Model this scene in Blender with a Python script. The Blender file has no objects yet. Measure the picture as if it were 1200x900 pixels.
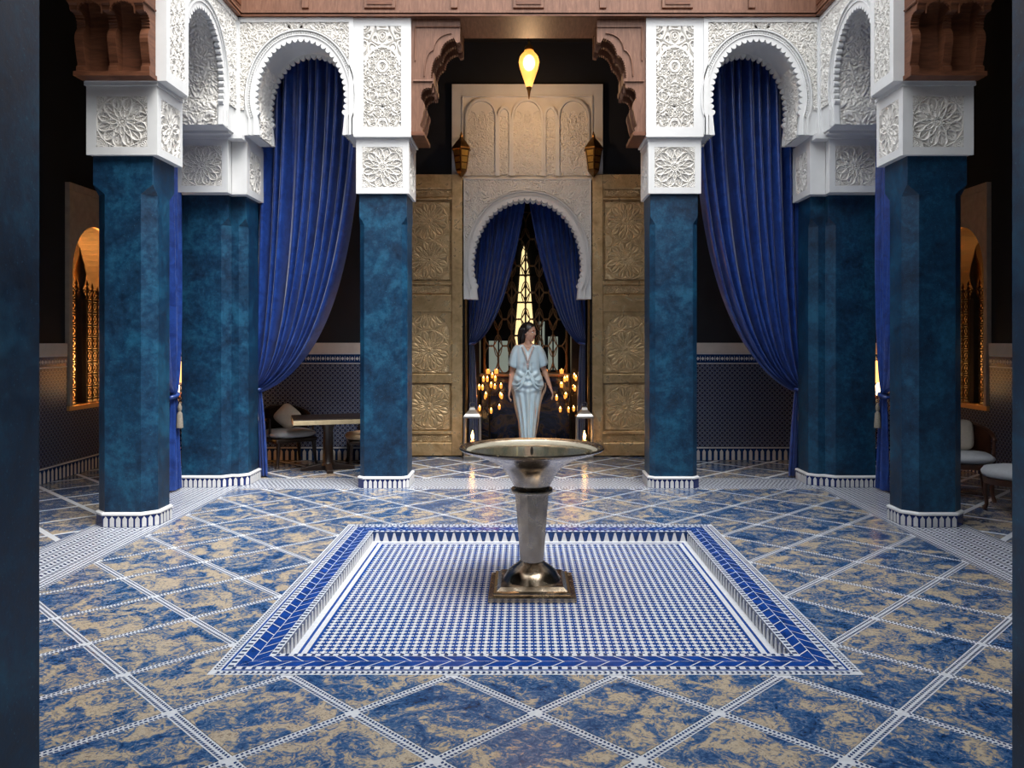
import bpy, bmesh, math, random
import numpy as np
from mathutils import Vector, Matrix

random.seed(7)
PI = math.pi
scene = bpy.context.scene
C = scene.collection

# ------------------------------------------------------------------ camera, sky, light, exposure
cam_d = bpy.data.cameras.new('camera')
cam = bpy.data.objects.new('camera', cam_d); C.objects.link(cam)
cam.location = (-0.055, 0.0, 1.5)
cam.rotation_euler = (PI/2, 0, 0)
cam_d.sensor_fit = 'HORIZONTAL'; cam_d.sensor_width = 36.0
cam_d.lens = 947/1200*36
cam_d.shift_x = -13/1200; cam_d.shift_y = -52/1200
cam_d.clip_start = 0.05; cam_d.clip_end = 200
scene.camera = cam

w = bpy.data.worlds.new('sky'); scene.world = w; w.use_nodes = True
bg = w.node_tree.nodes['Background']
bg.inputs[0].default_value = (0.90, 0.95, 1.0, 1); bg.inputs[1].default_value = 3.1
sd = bpy.data.lights.new('hazy_sun', 'SUN'); sd.energy = 6.0; sd.angle = 0.7; sd.color = (1.0, 0.97, 0.93)
sun = bpy.data.objects.new('hazy_sun', sd); C.objects.link(sun)
sun.rotation_euler = (math.radians(21), math.radians(17), 0)

vs = scene.view_settings
vs.view_transform = 'Standard'; vs.look = 'None'; vs.gamma = 1.0; vs.exposure = 0.17
vs.use_curve_mapping = False
scene.cycles.use_denoising = True

# ------------------------------------------------------------------ materials
class G:
    """small helper to write node graphs"""
    def __init__(s, name):
        s.m = bpy.data.materials.new(name); s.m.use_nodes = True
        s.t = s.m.node_tree; s.b = s.t.nodes['Principled BSDF']
    def n(s, typ, **kw):
        n = s.t.nodes.new(typ)
        for k, v in kw.items(): setattr(n, k, v)
        return n
    def put(s, sock, v):
        if isinstance(v, (int, float)): sock.default_value = v
        elif isinstance(v, (tuple, list)): sock.default_value = v
        else: s.t.links.new(v, sock)
    def math(s, op, a, b=0.0):
        n = s.n('ShaderNodeMath', operation=op); s.put(n.inputs[0], a); s.put(n.inputs[1], b); return n.outputs[0]
    def noise(s, vec, scale, detail=4, rough=0.55, dist=0.0):
        n = s.n('ShaderNodeTexNoise'); s.put(n.inputs['Vector'], vec)
        n.inputs['Scale'].default_value = scale; n.inputs['Detail'].default_value = detail
        n.inputs['Roughness'].default_value = rough; n.inputs['Distortion'].default_value = dist
        return n.outputs['Fac']
    def ramp(s, fac, stops, interp='LINEAR'):
        n = s.n('ShaderNodeValToRGB'); cr = n.color_ramp; cr.interpolation = interp
        while len(cr.elements) < len(stops): cr.elements.new(0.5)
        for e, (p, c) in zip(cr.elements, stops):
            e.position = p; e.color = (*c, 1) if len(c) == 3 else c
        s.put(n.inputs[0], fac); return n.outputs[0]
    def mix(s, fac, a, b):
        n = s.n('ShaderNodeMix', data_type='RGBA')
        s.put(n.inputs[0], fac)
        for i, v in ((6, a), (7, b)):
            s.put(n.inputs[i], (*v, 1) if isinstance(v, tuple) and len(v) == 3 else v)
        return n.outputs[2]
    def pos(s): return s.n('ShaderNodeNewGeometry').outputs['Position']
    def xyz(s, v):
        n = s.n('ShaderNodeSeparateXYZ'); s.put(n.inputs[0], v); return n.outputs
    def set(s, **kw):
        for k, v in kw.items():
            k = {'col': 'Base Color', 'rough': 'Roughness', 'metal': 'Metallic', 'coat': 'Coat Weight', 'coatr': 'Coat Roughness',
                 'sheen': 'Sheen Weight', 'emit': 'Emission Color', 'es': 'Emission Strength', 'trans': 'Transmission Weight',
                 'alpha': 'Alpha', 'spec': 'Specular IOR Level', 'sss': 'Subsurface Weight', 'norm': 'Normal', 'sheenr': 'Sheen Roughness'}.get(k, k)
            if isinstance(v, tuple) and len(v) == 3: v = (*v, 1)
            s.put(s.b.inputs[k], v)
        return s
    def bump(s, h, strength=0.3, dist=0.01):
        n = s.n('ShaderNodeBump'); n.inputs['Strength'].default_value = strength; n.inputs['Distance'].default_value = dist
        s.put(n.inputs['Height'], h); s.put(s.b.inputs['Normal'], n.outputs[0]); return s

M = {}
def simple(name, col, rough=0.5, metal=0.0, var=0.0, scale=8.0, bump=0.0, **kw):
    g = G(name)
    if var:
        f = g.noise(g.pos(), scale, 5)
        g.set(col=g.ramp(f, [(0.3, tuple(c*(1-var) for c in col)), (0.7, tuple(min(1, c*(1+var)) for c in col))]))
        if bump: g.bump(f, bump, 0.01)
    else: g.set(col=col)
    g.set(rough=rough, metal=metal, **kw)
    M[name] = g.m
    return g

# glossy blue polished lime plaster
g = G('blue_plaster'); p = g.pos()
n1 = g.noise(p, 3.2, 6, 0.6, 0.5); n2 = g.noise(p, 22, 5, 0.7)
n3 = g.noise(p, 110, 2, 0.5)
f = g.math('ADD', g.math('MULTIPLY', n1, 0.6), g.math('MULTIPLY', n2, 0.4))
c = g.ramp(f, [(0.36, (0.0012, 0.011, 0.032)), (0.5, (0.0025, 0.034, 0.082)), (0.64, (0.009, 0.086, 0.165))])
c = g.mix(g.ramp(n3, [(0.66, (0, 0, 0)), (0.74, (0.5, 0.5, 0.5))]), c, (0.03, 0.16, 0.26))
g.set(col=c, rough=g.ramp(n2, [(0.3, (0.36,)*3), (0.7, (0.54,)*3)])); g.bump(n2, 0.10, 0.01); M['blue_plaster'] = g.m

simple('stucco', (0.71, 0.71, 0.70), 0.75, var=0.04, scale=6)
simple('stucco_carved', (0.72, 0.695, 0.65), 0.85, var=0.05, scale=9)
simple('stucco_warm', (0.62, 0.57, 0.53), 0.85, var=0.06, scale=9)
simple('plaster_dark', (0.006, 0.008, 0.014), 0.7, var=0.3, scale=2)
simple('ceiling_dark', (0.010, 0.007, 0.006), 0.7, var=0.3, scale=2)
simple('plaster_frame', (0.42, 0.34, 0.27), 0.8, var=0.12, scale=12)
simple('plaster_orange', (0.75, 0.42, 0.15), 0.8, var=0.08, scale=4)
g = G('cedar'); p = g.pos()
mp = g.n('ShaderNodeMapping'); mp.inputs['Scale'].default_value = (2, 2, 14); g.put(mp.inputs[0], p)
f = g.noise(mp.outputs[0], 3.5, 6, 0.6, 0.6)
g.set(col=g.ramp(f, [(0.3, (0.085, 0.027, 0.011)), (0.55, (0.150, 0.052, 0.022)), (0.8, (0.22, 0.085, 0.040))]), rough=0.5); g.bump(f, 0.15, 0.004); M['cedar'] = g.m
g = G('cedar_pale'); p = g.pos()
mp = g.n('ShaderNodeMapping'); mp.inputs['Scale'].default_value = (14, 2, 2); g.put(mp.inputs[0], p)
f = g.noise(mp.outputs[0], 3.5, 6, 0.6, 0.6)
g.set(col=g.ramp(f, [(0.3, (0.12, 0.050, 0.026)), (0.55, (0.185, 0.083, 0.047)), (0.8, (0.26, 0.128, 0.076))]), rough=0.5); g.bump(f, 0.12, 0.004); M['cedar_pale'] = g.m
simple('cedar_dark', (0.030, 0.013, 0.008), 0.55, var=0.3, scale=10)

# blue and tan marble floor tiles
g = G('marble_tile'); oi = g.n('ShaderNodeObjectInfo')
add = g.n('ShaderNodeVectorMath', operation='ADD'); cmb = g.n('ShaderNodeCombineXYZ')
g.put(cmb.inputs[0], g.math('MULTIPLY', oi.outputs['Random'], 37.0)); g.put(cmb.inputs[1], g.math('MULTIPLY', oi.outputs['Random'], 91.0)); g.put(cmb.inputs[2], g.math('MULTIPLY', oi.outputs['Random'], 13.0))
g.put(add.inputs[0], g.pos()); g.put(add.inputs[1], cmb.outputs[0])
v = add.outputs[0]
big = g.noise(v, 5.0, 6, 0.6, 1.4); sml = g.noise(v, 17.0, 5, 0.6, 3.2); fin = g.noise(v, 50.0, 3, 0.6, 2.5)
f = g.math('ADD', g.math('ADD', g.math('MULTIPLY', big, 0.50), g.math('MULTIPLY', sml, 0.38)), g.math('MULTIPLY', fin, 0.16))
f = g.math('ADD', f, g.math('MULTIPLY', g.math('SUBTRACT', oi.outputs['Random'], 0.5), 0.035))
c = g.ramp(f, [(0.38, (0.006, 0.022, 0.07)), (0.45, (0.012, 0.052, 0.155)), (0.50, (0.040, 0.105, 0.235)), (0.53, (0.13, 0.165, 0.23)), (0.555, (0.34, 0.27, 0.185)), (0.61, (0.50, 0.42, 0.31)), (0.67, (0.20, 0.15, 0.11))])
g.set(col=c, rough=0.22); g.bump(fin, 0.04, 0.004); M['marble_tile'] = g.m

simple('mosaic_white', (0.60, 0.62, 0.655), 0.28, var=0.10, scale=40)
simple('mosaic_navy', (0.012, 0.040, 0.14), 0.22, var=0.4, scale=30)
simple('mosaic_blue', (0.008, 0.045, 0.23), 0.16, var=0.35, scale=14)
simple('base_blue', (0.008, 0.022, 0.13), 0.25)
simple('mosaic_cobalt', (0.010, 0.058, 0.27), 0.2, var=0.3, scale=25)
simple('picket_white', (0.66, 0.66, 0.66), 0.3, var=0.06, scale=30)
simple('tile_moulding', (0.74, 0.74, 0.75), 0.25)

# fine wall mosaic, white stars on navy, too small to pick apart
def zellige(name, axis):
    g = G(name); o = g.xyz(g.pos())
    a = o[axis]; z = o[2]; k = 2*PI/0.062
    ca = g.math('COSINE', g.math('MULTIPLY', a, k)); cz = g.math('COSINE', g.math('MULTIPLY', z, k))
    d1 = g.math('COSINE', g.math('MULTIPLY', g.math('ADD', a, z), k)); d2 = g.math('COSINE', g.math('MULTIPLY', g.math('SUBTRACT', a, z), k))
    f = g.math('ADD', g.math('MULTIPLY', ca, cz), g.math('MULTIPLY', g.math('ADD', d1, d2), 0.35))
    c = g.ramp(f, [(0.10, (0.008, 0.014, 0.055)), (0.30, (0.50, 0.51, 0.52)), (0.62, (0.42, 0.43, 0.45)), (0.75, (0.02, 0.05, 0.16))])
    g.set(col=c, rough=0.3); M[name] = g.m
zellige('zellige_x', 0); zellige('zellige_y', 1)

# satin curtain
g = G('blue_satin'); p = g.pos()
f = g.noise(p, 9, 4, 0.6, 1.0)
f2 = g.noise(p, 30, 3, 0.6, 2.0)
c = g.ramp(f, [(0.35, (0.008, 0.030, 0.17)), (0.65, (0.018, 0.066, 0.31))])
c = g.mix(g.ramp(f2, [(0.66, (0, 0, 0)), (0.72, (0.35,)*3)]), c, (0.10, 0.12, 0.17))
g.set(col=c, rough=0.30, sheen=0.4, sheenr=0.3, spec=0.8); M['blue_satin'] = g.m

# metals
g = G('pewter'); p = g.pos(); f = g.noise(p, 14, 5, 0.6, 0.4)
g.set(col=g.ramp(f, [(0.3, (0.31, 0.24, 0.165)), (0.7, (0.50, 0.42, 0.32))]), metal=1.0, rough=g.ramp(f, [(0.3, (0.16,)*3), (0.7, (0.30,)*3)])); M['pewter'] = g.m
g = G('bronze'); p = g.pos(); f = g.noise(p, 7, 6, 0.65, 0.5)
g.set(col=g.ramp(f, [(0.3, (0.42, 0.27, 0.12)), (0.55, (0.68, 0.48, 0.25)), (0.75, (0.82, 0.62, 0.36))]), metal=0.6, rough=g.ramp(f, [(0.3, (0.36,)*3), (0.7, (0.24,)*3)])); M['bronze'] = g.m
simple('bronze_carved', (0.66, 0.49, 0.28), 0.36, 0.6, var=0.25, scale=9)
simple('brass', (0.75, 0.48, 0.13), 0.3, 1.0, var=0.2, scale=20)
simple('brass_dark', (0.20, 0.11, 0.04), 0.4, 1.0, var=0.3, scale=20)
simple('iron_dark', (0.02, 0.014, 0.010), 0.5, 0.6)
simple('iron_bronze', (0.34, 0.20, 0.10), 0.4, 0.6, var=0.2, scale=20)
simple('steel', (0.40, 0.38, 0.35), 0.35, 1.0)
simple('basin_reflect_tone', (0.27, 0.25, 0.195), 0.35, 0.2, var=0.15, scale=12)  # pale colour stands in for the bright reflection inside the basin
# dark marble of the parapet
g = G('dark_marble'); p = g.pos(); f = g.noise(p, 3.2, 7, 0.65, 2.0)
g.set(col=g.ramp(f, [(0.4, (0.006, 0.007, 0.012)), (0.5, (0.012, 0.022, 0.070)), (0.58, (0.09, 0.055, 0.03)), (0.66, (0.015, 0.014, 0.016))]), rough=0.15); M['dark_marble'] = g.m
# wood, fabric
simple('walnut', (0.020, 0.010, 0.006), 0.35, var=0.3, scale=15)
simple('walnut_red', (0.07, 0.025, 0.012), 0.35, var=0.3, scale=15)
simple('seat_grey', (0.36, 0.36, 0.38), 0.8, var=0.05, scale=30)
simple('seat_tan', (0.42, 0.30, 0.19), 0.8, var=0.05, scale=30)
simple('seat_pale', (0.55, 0.57, 0.60), 0.8, var=0.05, scale=30)
simple('linen', (0.62, 0.54, 0.44), 0.9, var=0.06, scale=40)
simple('table_edge', (0.50, 0.40, 0.24), 0.45, var=0.1, scale=20)
simple('tassel', (0.25, 0.22, 0.18), 0.8, var=0.2, scale=60)
# person
simple('skin', (0.60, 0.34, 0.235), 0.5, sss=0.08)
simple('hair', (0.010, 0.006, 0.005), 0.4)
simple('lips', (0.38, 0.07, 0.06), 0.4)
simple('eye_white', (0.8, 0.8, 0.8), 0.2)
simple('eye_dark', (0.015, 0.01, 0.008), 0.15)
simple('silk', (0.52, 0.66, 0.73), 0.27, var=0.06, scale=5, sheen=0.3, spec=0.6)
simple('silk_tan', (0.58, 0.42, 0.30), 0.45)
simple('embroidery', (0.52, 0.44, 0.42), 0.5, var=0.35, scale=120)
# light givers
def emis(name, col, s, base=None):
    g = G(name); g.set(col=base or col, emit=col, es=s, rough=0.4); M[name] = g.m
g = G('lamp_glass'); g.set(col=(1.0, 0.6, 0.25), emit=(1.0, 0.45, 0.10), es=0.9, rough=0.2, alpha=0.55); M['lamp_glass'] = g.m
emis('lamp_bulb', (1.0, 0.72, 0.36), 6.0)
emis('flame', (1.0, 0.55, 0.16), 14.0)
emis('amber_glow', (1.0, 0.36, 0.06), 1.3)
emis('window_lit', (1.0, 0.76, 0.36), 1.15)
emis('window_dim', (0.55, 0.62, 0.52), 0.30)
emis('shade_lit', (1.0, 0.50, 0.14), 2.2)
simple('wax', (0.85, 0.72, 0.50), 0.5, sss=0.2)
g = G('clear_glass'); g.set(col=(1, 1, 1), rough=0.02, trans=1.0); g.b.inputs['IOR'].default_value = 1.1; M['clear_glass'] = g.m
g = G('water'); g.set(col=(0.85, 0.88, 0.84), rough=0.08, trans=1.0); g.b.inputs['IOR'].default_value = 1.33; M['water'] = g.m

# ------------------------------------------------------------------ mesh helpers
ORG = {}
def org(o): return ORG.get(o.name, Vector((0, 0, 0))) if o else Vector((0, 0, 0))
def link(o, parent=None):
    C.objects.link(o)
    if parent: o.parent = parent
    ORG[o.name] = org(parent).copy() if parent else Vector((0, 0, 0))
    return o
def tag(o, label=None, cat=None, group=None, kind=None):
    if label: o['label'] = label
    if cat: o['category'] = cat
    if group: o['group'] = group
    if kind: o['kind'] = kind
    return o
def thing(name, label, cat, loc, group=None, kind=None):
    o = bpy.data.objects.new(name, None); C.objects.link(o)
    o.empty_display_size = 0.1; o.location = loc; ORG[o.name] = Vector(loc)
    return tag(o, label, cat, group, kind)

class MB:
    def __init__(s): s.v = []; s.f = []
    def add(s, vs, fs):
        k = len(s.v); s.v += [tuple(a) for a in vs]; s.f += [tuple(i+k for i in f) for f in fs]; return s
    def box(s, x0, x1, y0, y1, z0, z1, fn=None):
        vs = [(x, y, z) for z in (z0, z1) for y in (y0, y1) for x in (x0, x1)]
        if fn: vs = [fn(*a) for a in vs]
        return s.add(vs, [(0, 2, 3, 1), (4, 5, 7, 6), (0, 1, 5, 4), (2, 6, 7, 3), (0, 4, 6, 2), (1, 3, 7, 5)])
    def prism(s, pts, a, b, fn):
        n = len(pts)
        vs = [fn(u, v, a) for u, v in pts] + [fn(u, v, b) for u, v in pts]
        fs = [tuple(range(n))[::-1], tuple(range(n, 2*n))] + [(i, (i+1) % n, n+(i+1) % n, n+i) for i in range(n)]
        return s.add(vs, fs)
    def loft(s, rings, cap0=True, cap1=True, closed=True):
        n = len(rings[0]); vs = [q for r in rings for q in r]; fs = []
        for i in range(len(rings)-1):
            for j in range(n if closed else n-1):
                fs.append((i*n+j, i*n+(j+1) % n, (i+1)*n+(j+1) % n, (i+1)*n+j))
        if cap0: fs.append(tuple(range(n))[::-1])
        if cap1: fs.append(tuple(range((len(rings)-1)*n, len(rings)*n)))
        return s.add(vs, fs)
    def lathe(s, prof, c, n=32, sx=1, sy=1, rot=0.0, cap0=True, cap1=True):
        return s.loft([[(c[0]+sx*r*math.cos(rot+2*PI*k/n), c[1]+sy*r*math.sin(rot+2*PI*k/n), c[2]+z) for k in range(n)] for r, z in prof], cap0, cap1)
    def tube(s, path, r, n=6, closed=False):
        P = [Vector(q) for q in path]; m = len(P); rings = []
        rs = r if isinstance(r, (list, tuple)) else [r]*m
        up = None
        for i in range(m):
            a = P[(i-1) % m] if (closed or i) else P[0]; b = P[(i+1) % m] if (closed or i < m-1) else P[-1]
            t = (b-a); t = t.normalized() if t.length > 1e-9 else Vector((0, 0, 1))
            if up is None: up = Vector((0, 0, 1)) if abs(t.z) < 0.9 else Vector((1, 0, 0))
            x = t.cross(up)
            if x.length < 1e-6: x = t.cross(Vector((0, 1, 0.1)))
            x.normalize(); y = x.cross(t).normalized(); up = y
            rings.append([tuple(P[i]+rs[i]*(x*math.cos(2*PI*k/n)+y*math.sin(2*PI*k/n))) for k in range(n)])
        if closed: rings.append(rings[0])
        return s.loft(rings, not closed, not closed)
    def sphere(s, c, r, nu=16, nv=10):
        r = r if isinstance(r, (tuple, list)) else (r, r, r)
        rings = []
        for i in range(nv+1):
            a = -PI/2+PI*i/nv; ca = max(math.cos(a), 0.002)
            rings.append([(c[0]+r[0]*ca*math.cos(2*PI*k/nu), c[1]+r[1]*ca*math.sin(2*PI*k/nu), c[2]+r[2]*math.sin(a)) for k in range(nu)])
        return s.loft(rings)
    def mesh(s, name, off=Vector((0, 0, 0)), recalc=True):
        me = bpy.data.meshes.new(name)
        me.from_pydata([(a[0]-off.x, a[1]-off.y, a[2]-off.z) for a in s.v], [], s.f)
        if recalc:
            bm = bmesh.new(); bm.from_mesh(me); bmesh.ops.recalc_face_normals(bm, faces=bm.faces); bm.to_mesh(me); bm.free()
        return me
    def build(s, name, mat, parent=None, smooth=0, bevel=0.0, recalc=True):
        me = s.mesh(name, org(parent), recalc)
        me.materials.append(M[mat])
        if smooth:
            me.shade_smooth()
            if smooth != 180: me.set_sharp_from_angle(angle=math.radians(smooth))
        o = link(bpy.data.objects.new(name, me), parent)
        if bevel:
            b = o.modifiers.new('bevel', 'BEVEL'); b.width = bevel; b.segments = 2; b.limit_method = 'ANGLE'; b.angle_limit = math.radians(40)
        return o

def inst(name, me, parent, loc, rz=0.0, scale=None, rot=None):
    o = bpy.data.objects.new(name, me); link(o, parent)
    o.location = Vector(loc)-org(parent)
    o.rotation_euler = rot if rot else (0, 0, rz)
    if scale: o.scale = scale
    return o

def grid_mesh(name, P, mat, mask=None, off=Vector((0, 0, 0))):
    """P: (nv,nu,3) array of points -> smooth quad grid"""
    nv, nu = P.shape[:2]
    idx = np.arange(nv*nu).reshape(nv, nu)
    q = np.stack([idx[:-1, :-1], idx[:-1, 1:], idx[1:, 1:], idx[1:, :-1]], -1).reshape(-1, 4)
    if mask is not None:
        mm = (mask[:-1, :-1] & mask[:-1, 1:] & mask[1:, 1:] & mask[1:, :-1]).reshape(-1); q = q[mm]
        used = np.unique(q); re = np.full(nv*nu, -1); re[used] = np.arange(len(used)); q = re[q]; V = P.reshape(-1, 3)[used]
    else: V = P.reshape(-1, 3)
    V = V-np.array(off)
    me = bpy.data.meshes.new(name)
    me.vertices.add(len(V)); me.vertices.foreach_set('co', V.astype(np.float32).ravel())
    me.loops.add(q.size); me.loops.foreach_set('vertex_index', q.astype(np.int32).ravel())
    me.polygons.add(len(q)); me.polygons.foreach_set('loop_start', np.arange(0, q.size, 4, dtype=np.int32))
    me.update(calc_edges=True); me.shade_smooth(); me.materials.append(M[mat])
    return me
def grid_obj(name, P, mat, parent, mask=None):
    return link(bpy.data.objects.new(name, grid_mesh(name, P, mat, mask, org(parent))), parent)

# ------------------------------------------------------------------ carving patterns (heights 0..1)
def sst(x, a, b):
    t = np.clip((x-a)/(b-a), 0, 1); return t*t*(3-2*t)
def petals(r, th, n, r0, r1, ph, lw):
    t = np.clip((r-r0)/(r1-r0), 0, 1)
    w = (PI/n)*np.sin(PI*t)**0.7*0.95
    d = np.abs((th-ph+PI/n) % (2*PI/n)-PI/n)
    e = np.abs(d-w)*np.maximum(r, 0.05)
    ins = (r > r0) & (r < r1)
    return np.where(ins, np.maximum(1-sst(e, lw*0.5, lw*1.3), 0.75*(1-sst(d*np.maximum(r, .05), lw*0.2, lw*0.9))*(t > 0.15)*(t < 0.8)), 0)
def rosette(u, v, n=12, lw=0.032):
    r = np.hypot(u, v); th = np.arctan2(v, u)
    h = 1-sst(np.abs(r-0.0), 0.05, 0.075)
    h = np.maximum(h, 1-sst(np.abs(r-0.13), 0.015, 0.035))
    h = np.maximum(h, petals(r, th, n, 0.16, 0.50, 0, lw))
    h = np.maximum(h, petals(r, th, n, 0.46, 0.98, PI/n, lw*1.1))
    h = np.maximum(h, 1-sst(np.abs(r-1.02), lw*0.5, lw*1.3))
    h = np.where(r > 1.04, vines(u, v, 6.5), h)
    for a in (-1, 1):
        for b in (-1, 1):
            rr = np.hypot(u-a, v-b); tt = np.arctan2(v-b, u-a)
            hc = np.maximum(np.maximum(1-sst(np.abs(rr-0.40), 0.015, 0.04), 1-sst(np.abs(rr-0.33), 0.01, 0.03)), petals(rr, tt, 16, 0.03, 0.30, 0, lw))
            h = np.where(rr < 0.43, hc, h)
    return h
def vines(u, v, s=1.0):
    """mirrored scrolling foliage"""
    x = np.abs(u)*s; y = v*s
    wx = x+0.35*np.sin(1.7*y+1.3)+0.22*np.sin(2.9*y-1.1*x); wy = y+0.35*np.sin(1.9*x+0.5)+0.22*np.sin(3.1*x+1.3*y)
    f = np.sin(2.2*wx)*np.cos(2.2*wy)+0.45*np.sin(3.7*wx+1.6*wy)+0.25*np.cos(5.1*wy-2.2*wx)
    return sst(np.abs(np.sin(4.2*f+0.6*np.sin(3*wx))), 0.44, 0.70)
def stars(u, v, k=1.0):
    """eightfold interlace"""
    f = sum(np.cos(k*(u*math.cos(i*PI/4)+v*math.sin(i*PI/4))) for i in range(4))
    return sst(np.abs(np.sin(1.55*f+0.4)), 0.35, 0.8)

def soft(H):
    P = np.pad(H, 1, mode='edge'); P = (P[:-2]+2*P[1:-1]+P[2:])/4
    return (P[:, :-2]+2*P[:, 1:-1]+P[:, 2:])/4
def panel_mesh(name, w, h, fn, depth, mat, nu, nv, mask=None):
    """upright carved panel facing -Y, centred, carved face proud of y=0 by up to depth"""
    U, V = np.meshgrid(np.linspace(-w/2, w/2, nu), np.linspace(-h/2, h/2, nv))
    H = soft(fn(U, V))
    P = np.stack([U, -depth*H, V], -1)
    return grid_mesh(name, P, mat, mask(U, V) if mask else None)
# ------------------------------------------------------------------ floor
PITCH = 0.735; C0 = 3.2425; EDGE = 0.036
PX, PY0, PY1 = 1.47, 3.61, 6.55            # outer edge of the sunken pool
CXW, CY1 = 2.93, 8.10                       # courtyard half width, back edge
floor = MB()
xs = [-7, -PX+0.245, PX-0.245, 7]; ys = [-4, PY0+0.245, PY1-0.245, 14.5]
for i in range(3):
    for j in range(3):
        if i == 1 and j == 1: continue
        floor.add([(xs[i], ys[j], 0), (xs[i+1], ys[j], 0), (xs[i+1], ys[j+1], 0), (xs[i], ys[j+1], 0)], [(0, 1, 2, 3)])
floor = floor.build('floor', 'mosaic_white')
tag(floor, 'blue and tan marble floor with diagonal white mosaic strips', 'floor', kind='structure')

def clip(poly, x0, x1, y0, y1):
    for ax, lim, sg in ((0, x0, 1), (0, x1, -1), (1, y0, 1), (1, y1, -1)):
        out = []
        for i in range(len(poly)):
            a, b = poly[i], poly[(i+1) % len(poly)]
            da, db = sg*(a[ax]-lim), sg*(b[ax]-lim)
            if da >= 0: out.append(a)
            if da*db < 0:
                t = da/(da-db); out.append((a[0]+t*(b[0]-a[0]), a[1]+t*(b[1]-a[1])))
        poly = out
        if len(poly) < 3: return []
    return poly
g0 = 0.0
regions = [(-CXW, CXW, 2.3, PY0), (-CXW, CXW, PY1, CY1), (-CXW, -PX, PY0, PY1), (PX, CXW, PY0, PY1)]
zones = [regions, [(-5.05, 5.05, 8.74, 10.05), (-1.72, 1.72, 10.05, 10.45), (-0.78, 0.78, 10.45, 11.6)], [(-5.05, -3.53, 5.0, 8.74)], [(3.53, 5.05, 5.0, 8.74)]]
full_me = None
for k in range(-8, 16):
    for j in range(-8, 16):
        p0, p1 = C0+PITCH*k+EDGE, C0+PITCH*(k+1)-EDGE; q0, q1 = C0+PITCH*j+EDGE, C0+PITCH*(j+1)-EDGE
        cell = [((p-q)/2, (p+q)/2) for p, q in ((p0, q0), (p1, q0), (p1, q1), (p0, q1))]
        cx, cy = (p0+p1-q0-q1)/4, (p0+p1+q0+q1)/4
        if cy < 2.3 or cy > 12 or abs(cx) > 5.6: continue
        for zn in zones:
            mb = MB(); area = 0
            for (x0, x1, y0, y1) in zn:
                pl = clip(cell, x0, x1, y0, y1)
                if len(pl) < 3: continue
                A = abs(sum(pl[i][0]*pl[(i+1) % len(pl)][1]-pl[(i+1) % len(pl)][0]*pl[i][1] for i in range(len(pl))))/2
                if A < 0.0015: continue
                area += A
                m = len(pl)
                mb.add([(x, y, 0.003) for x, y in pl]+[(x, y, 0.0) for x, y in pl], [tuple(range(m))]+[(i, m+i, m+(i+1) % m, (i+1) % m) for i in range(m)])
            if area == 0: continue
            vis = [613+(x+0.055)*947/max(y, .5) for x, y, z in mb.v]
            if max(vis) < 30 or min(vis) > 1200: continue
            full = area > 0.5*(PITCH-2*EDGE)**2*0.9999
            if full and full_me:
                inst('floor_tile', full_me, floor, (cx, cy, 0))
            else:
                me = mb.mesh('floor_tile', Vector((cx, cy, 0)), recalc=True); me.materials.append(M['marble_tile'])
                inst('floor_tile', me, floor, (cx, cy, 0))
                if full: full_me = me

# small navy chips set in the white strips: far too many to count
def quad(mb, c, ax, ay, z):
    mb.add([(c[0]-ax[0]-ay[0], c[1]-ax[1]-ay[1], z), (c[0]+ax[0]-ay[0], c[1]+ax[1]-ay[1], z), (c[0]+ax[0]+ay[0], c[1]+ax[1]+ay[1], z), (c[0]-ax[0]+ay[0], c[1]-ax[1]+ay[1], z)], [(0, 1, 2, 3)])
chips = MB(); R2 = math.sqrt(0.5)
def in_court(x, y):
    return abs(x) < CXW-0.01 and 2.6 < y < CY1-0.02 and not (abs(x) < PX+0.01 and PY0-0.01 < y < PY1+0.01)
for d in (1, -1):
    for k in range(-8, 16):
        c = C0+PITCH*k
        for i in range(-260, 520):
            t = i*0.0262
            for row in (-1, 1):
                if d == 1: x, y = (c-t)/2, (c+t)/2
                else: x, y = (t-c)/2, (t+c)/2
                # along: direction (-d,1)/sqrt2 ; across: (1,d)/sqrt2
                tt = t/ math.sqrt(2)
                ox, oy = R2*row*0.0115, R2*d*row*0.0115
                sh = 0.0065*row
                x2, y2 = x+ox-d*R2*sh, y+oy+R2*sh
                if not in_court(x2, y2): continue
                other = (y2-x2 if d == 1 else y2+x2)
                if abs((other-C0+PITCH/2) % PITCH-PITCH/2) < EDGE*0.9: continue
                ax = (-d*R2*0.0058+R2*0.002*row, R2*0.0058+d*R2*0.002*row); ay = (R2*0.0055, d*R2*0.0055)
                quad(chips, (x2, y2), ax, ay, 0.0012)
o = chips.build('mosaic_chips', 'mosaic_navy', floor, recalc=False); tag(o, kind='stuff')

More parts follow.
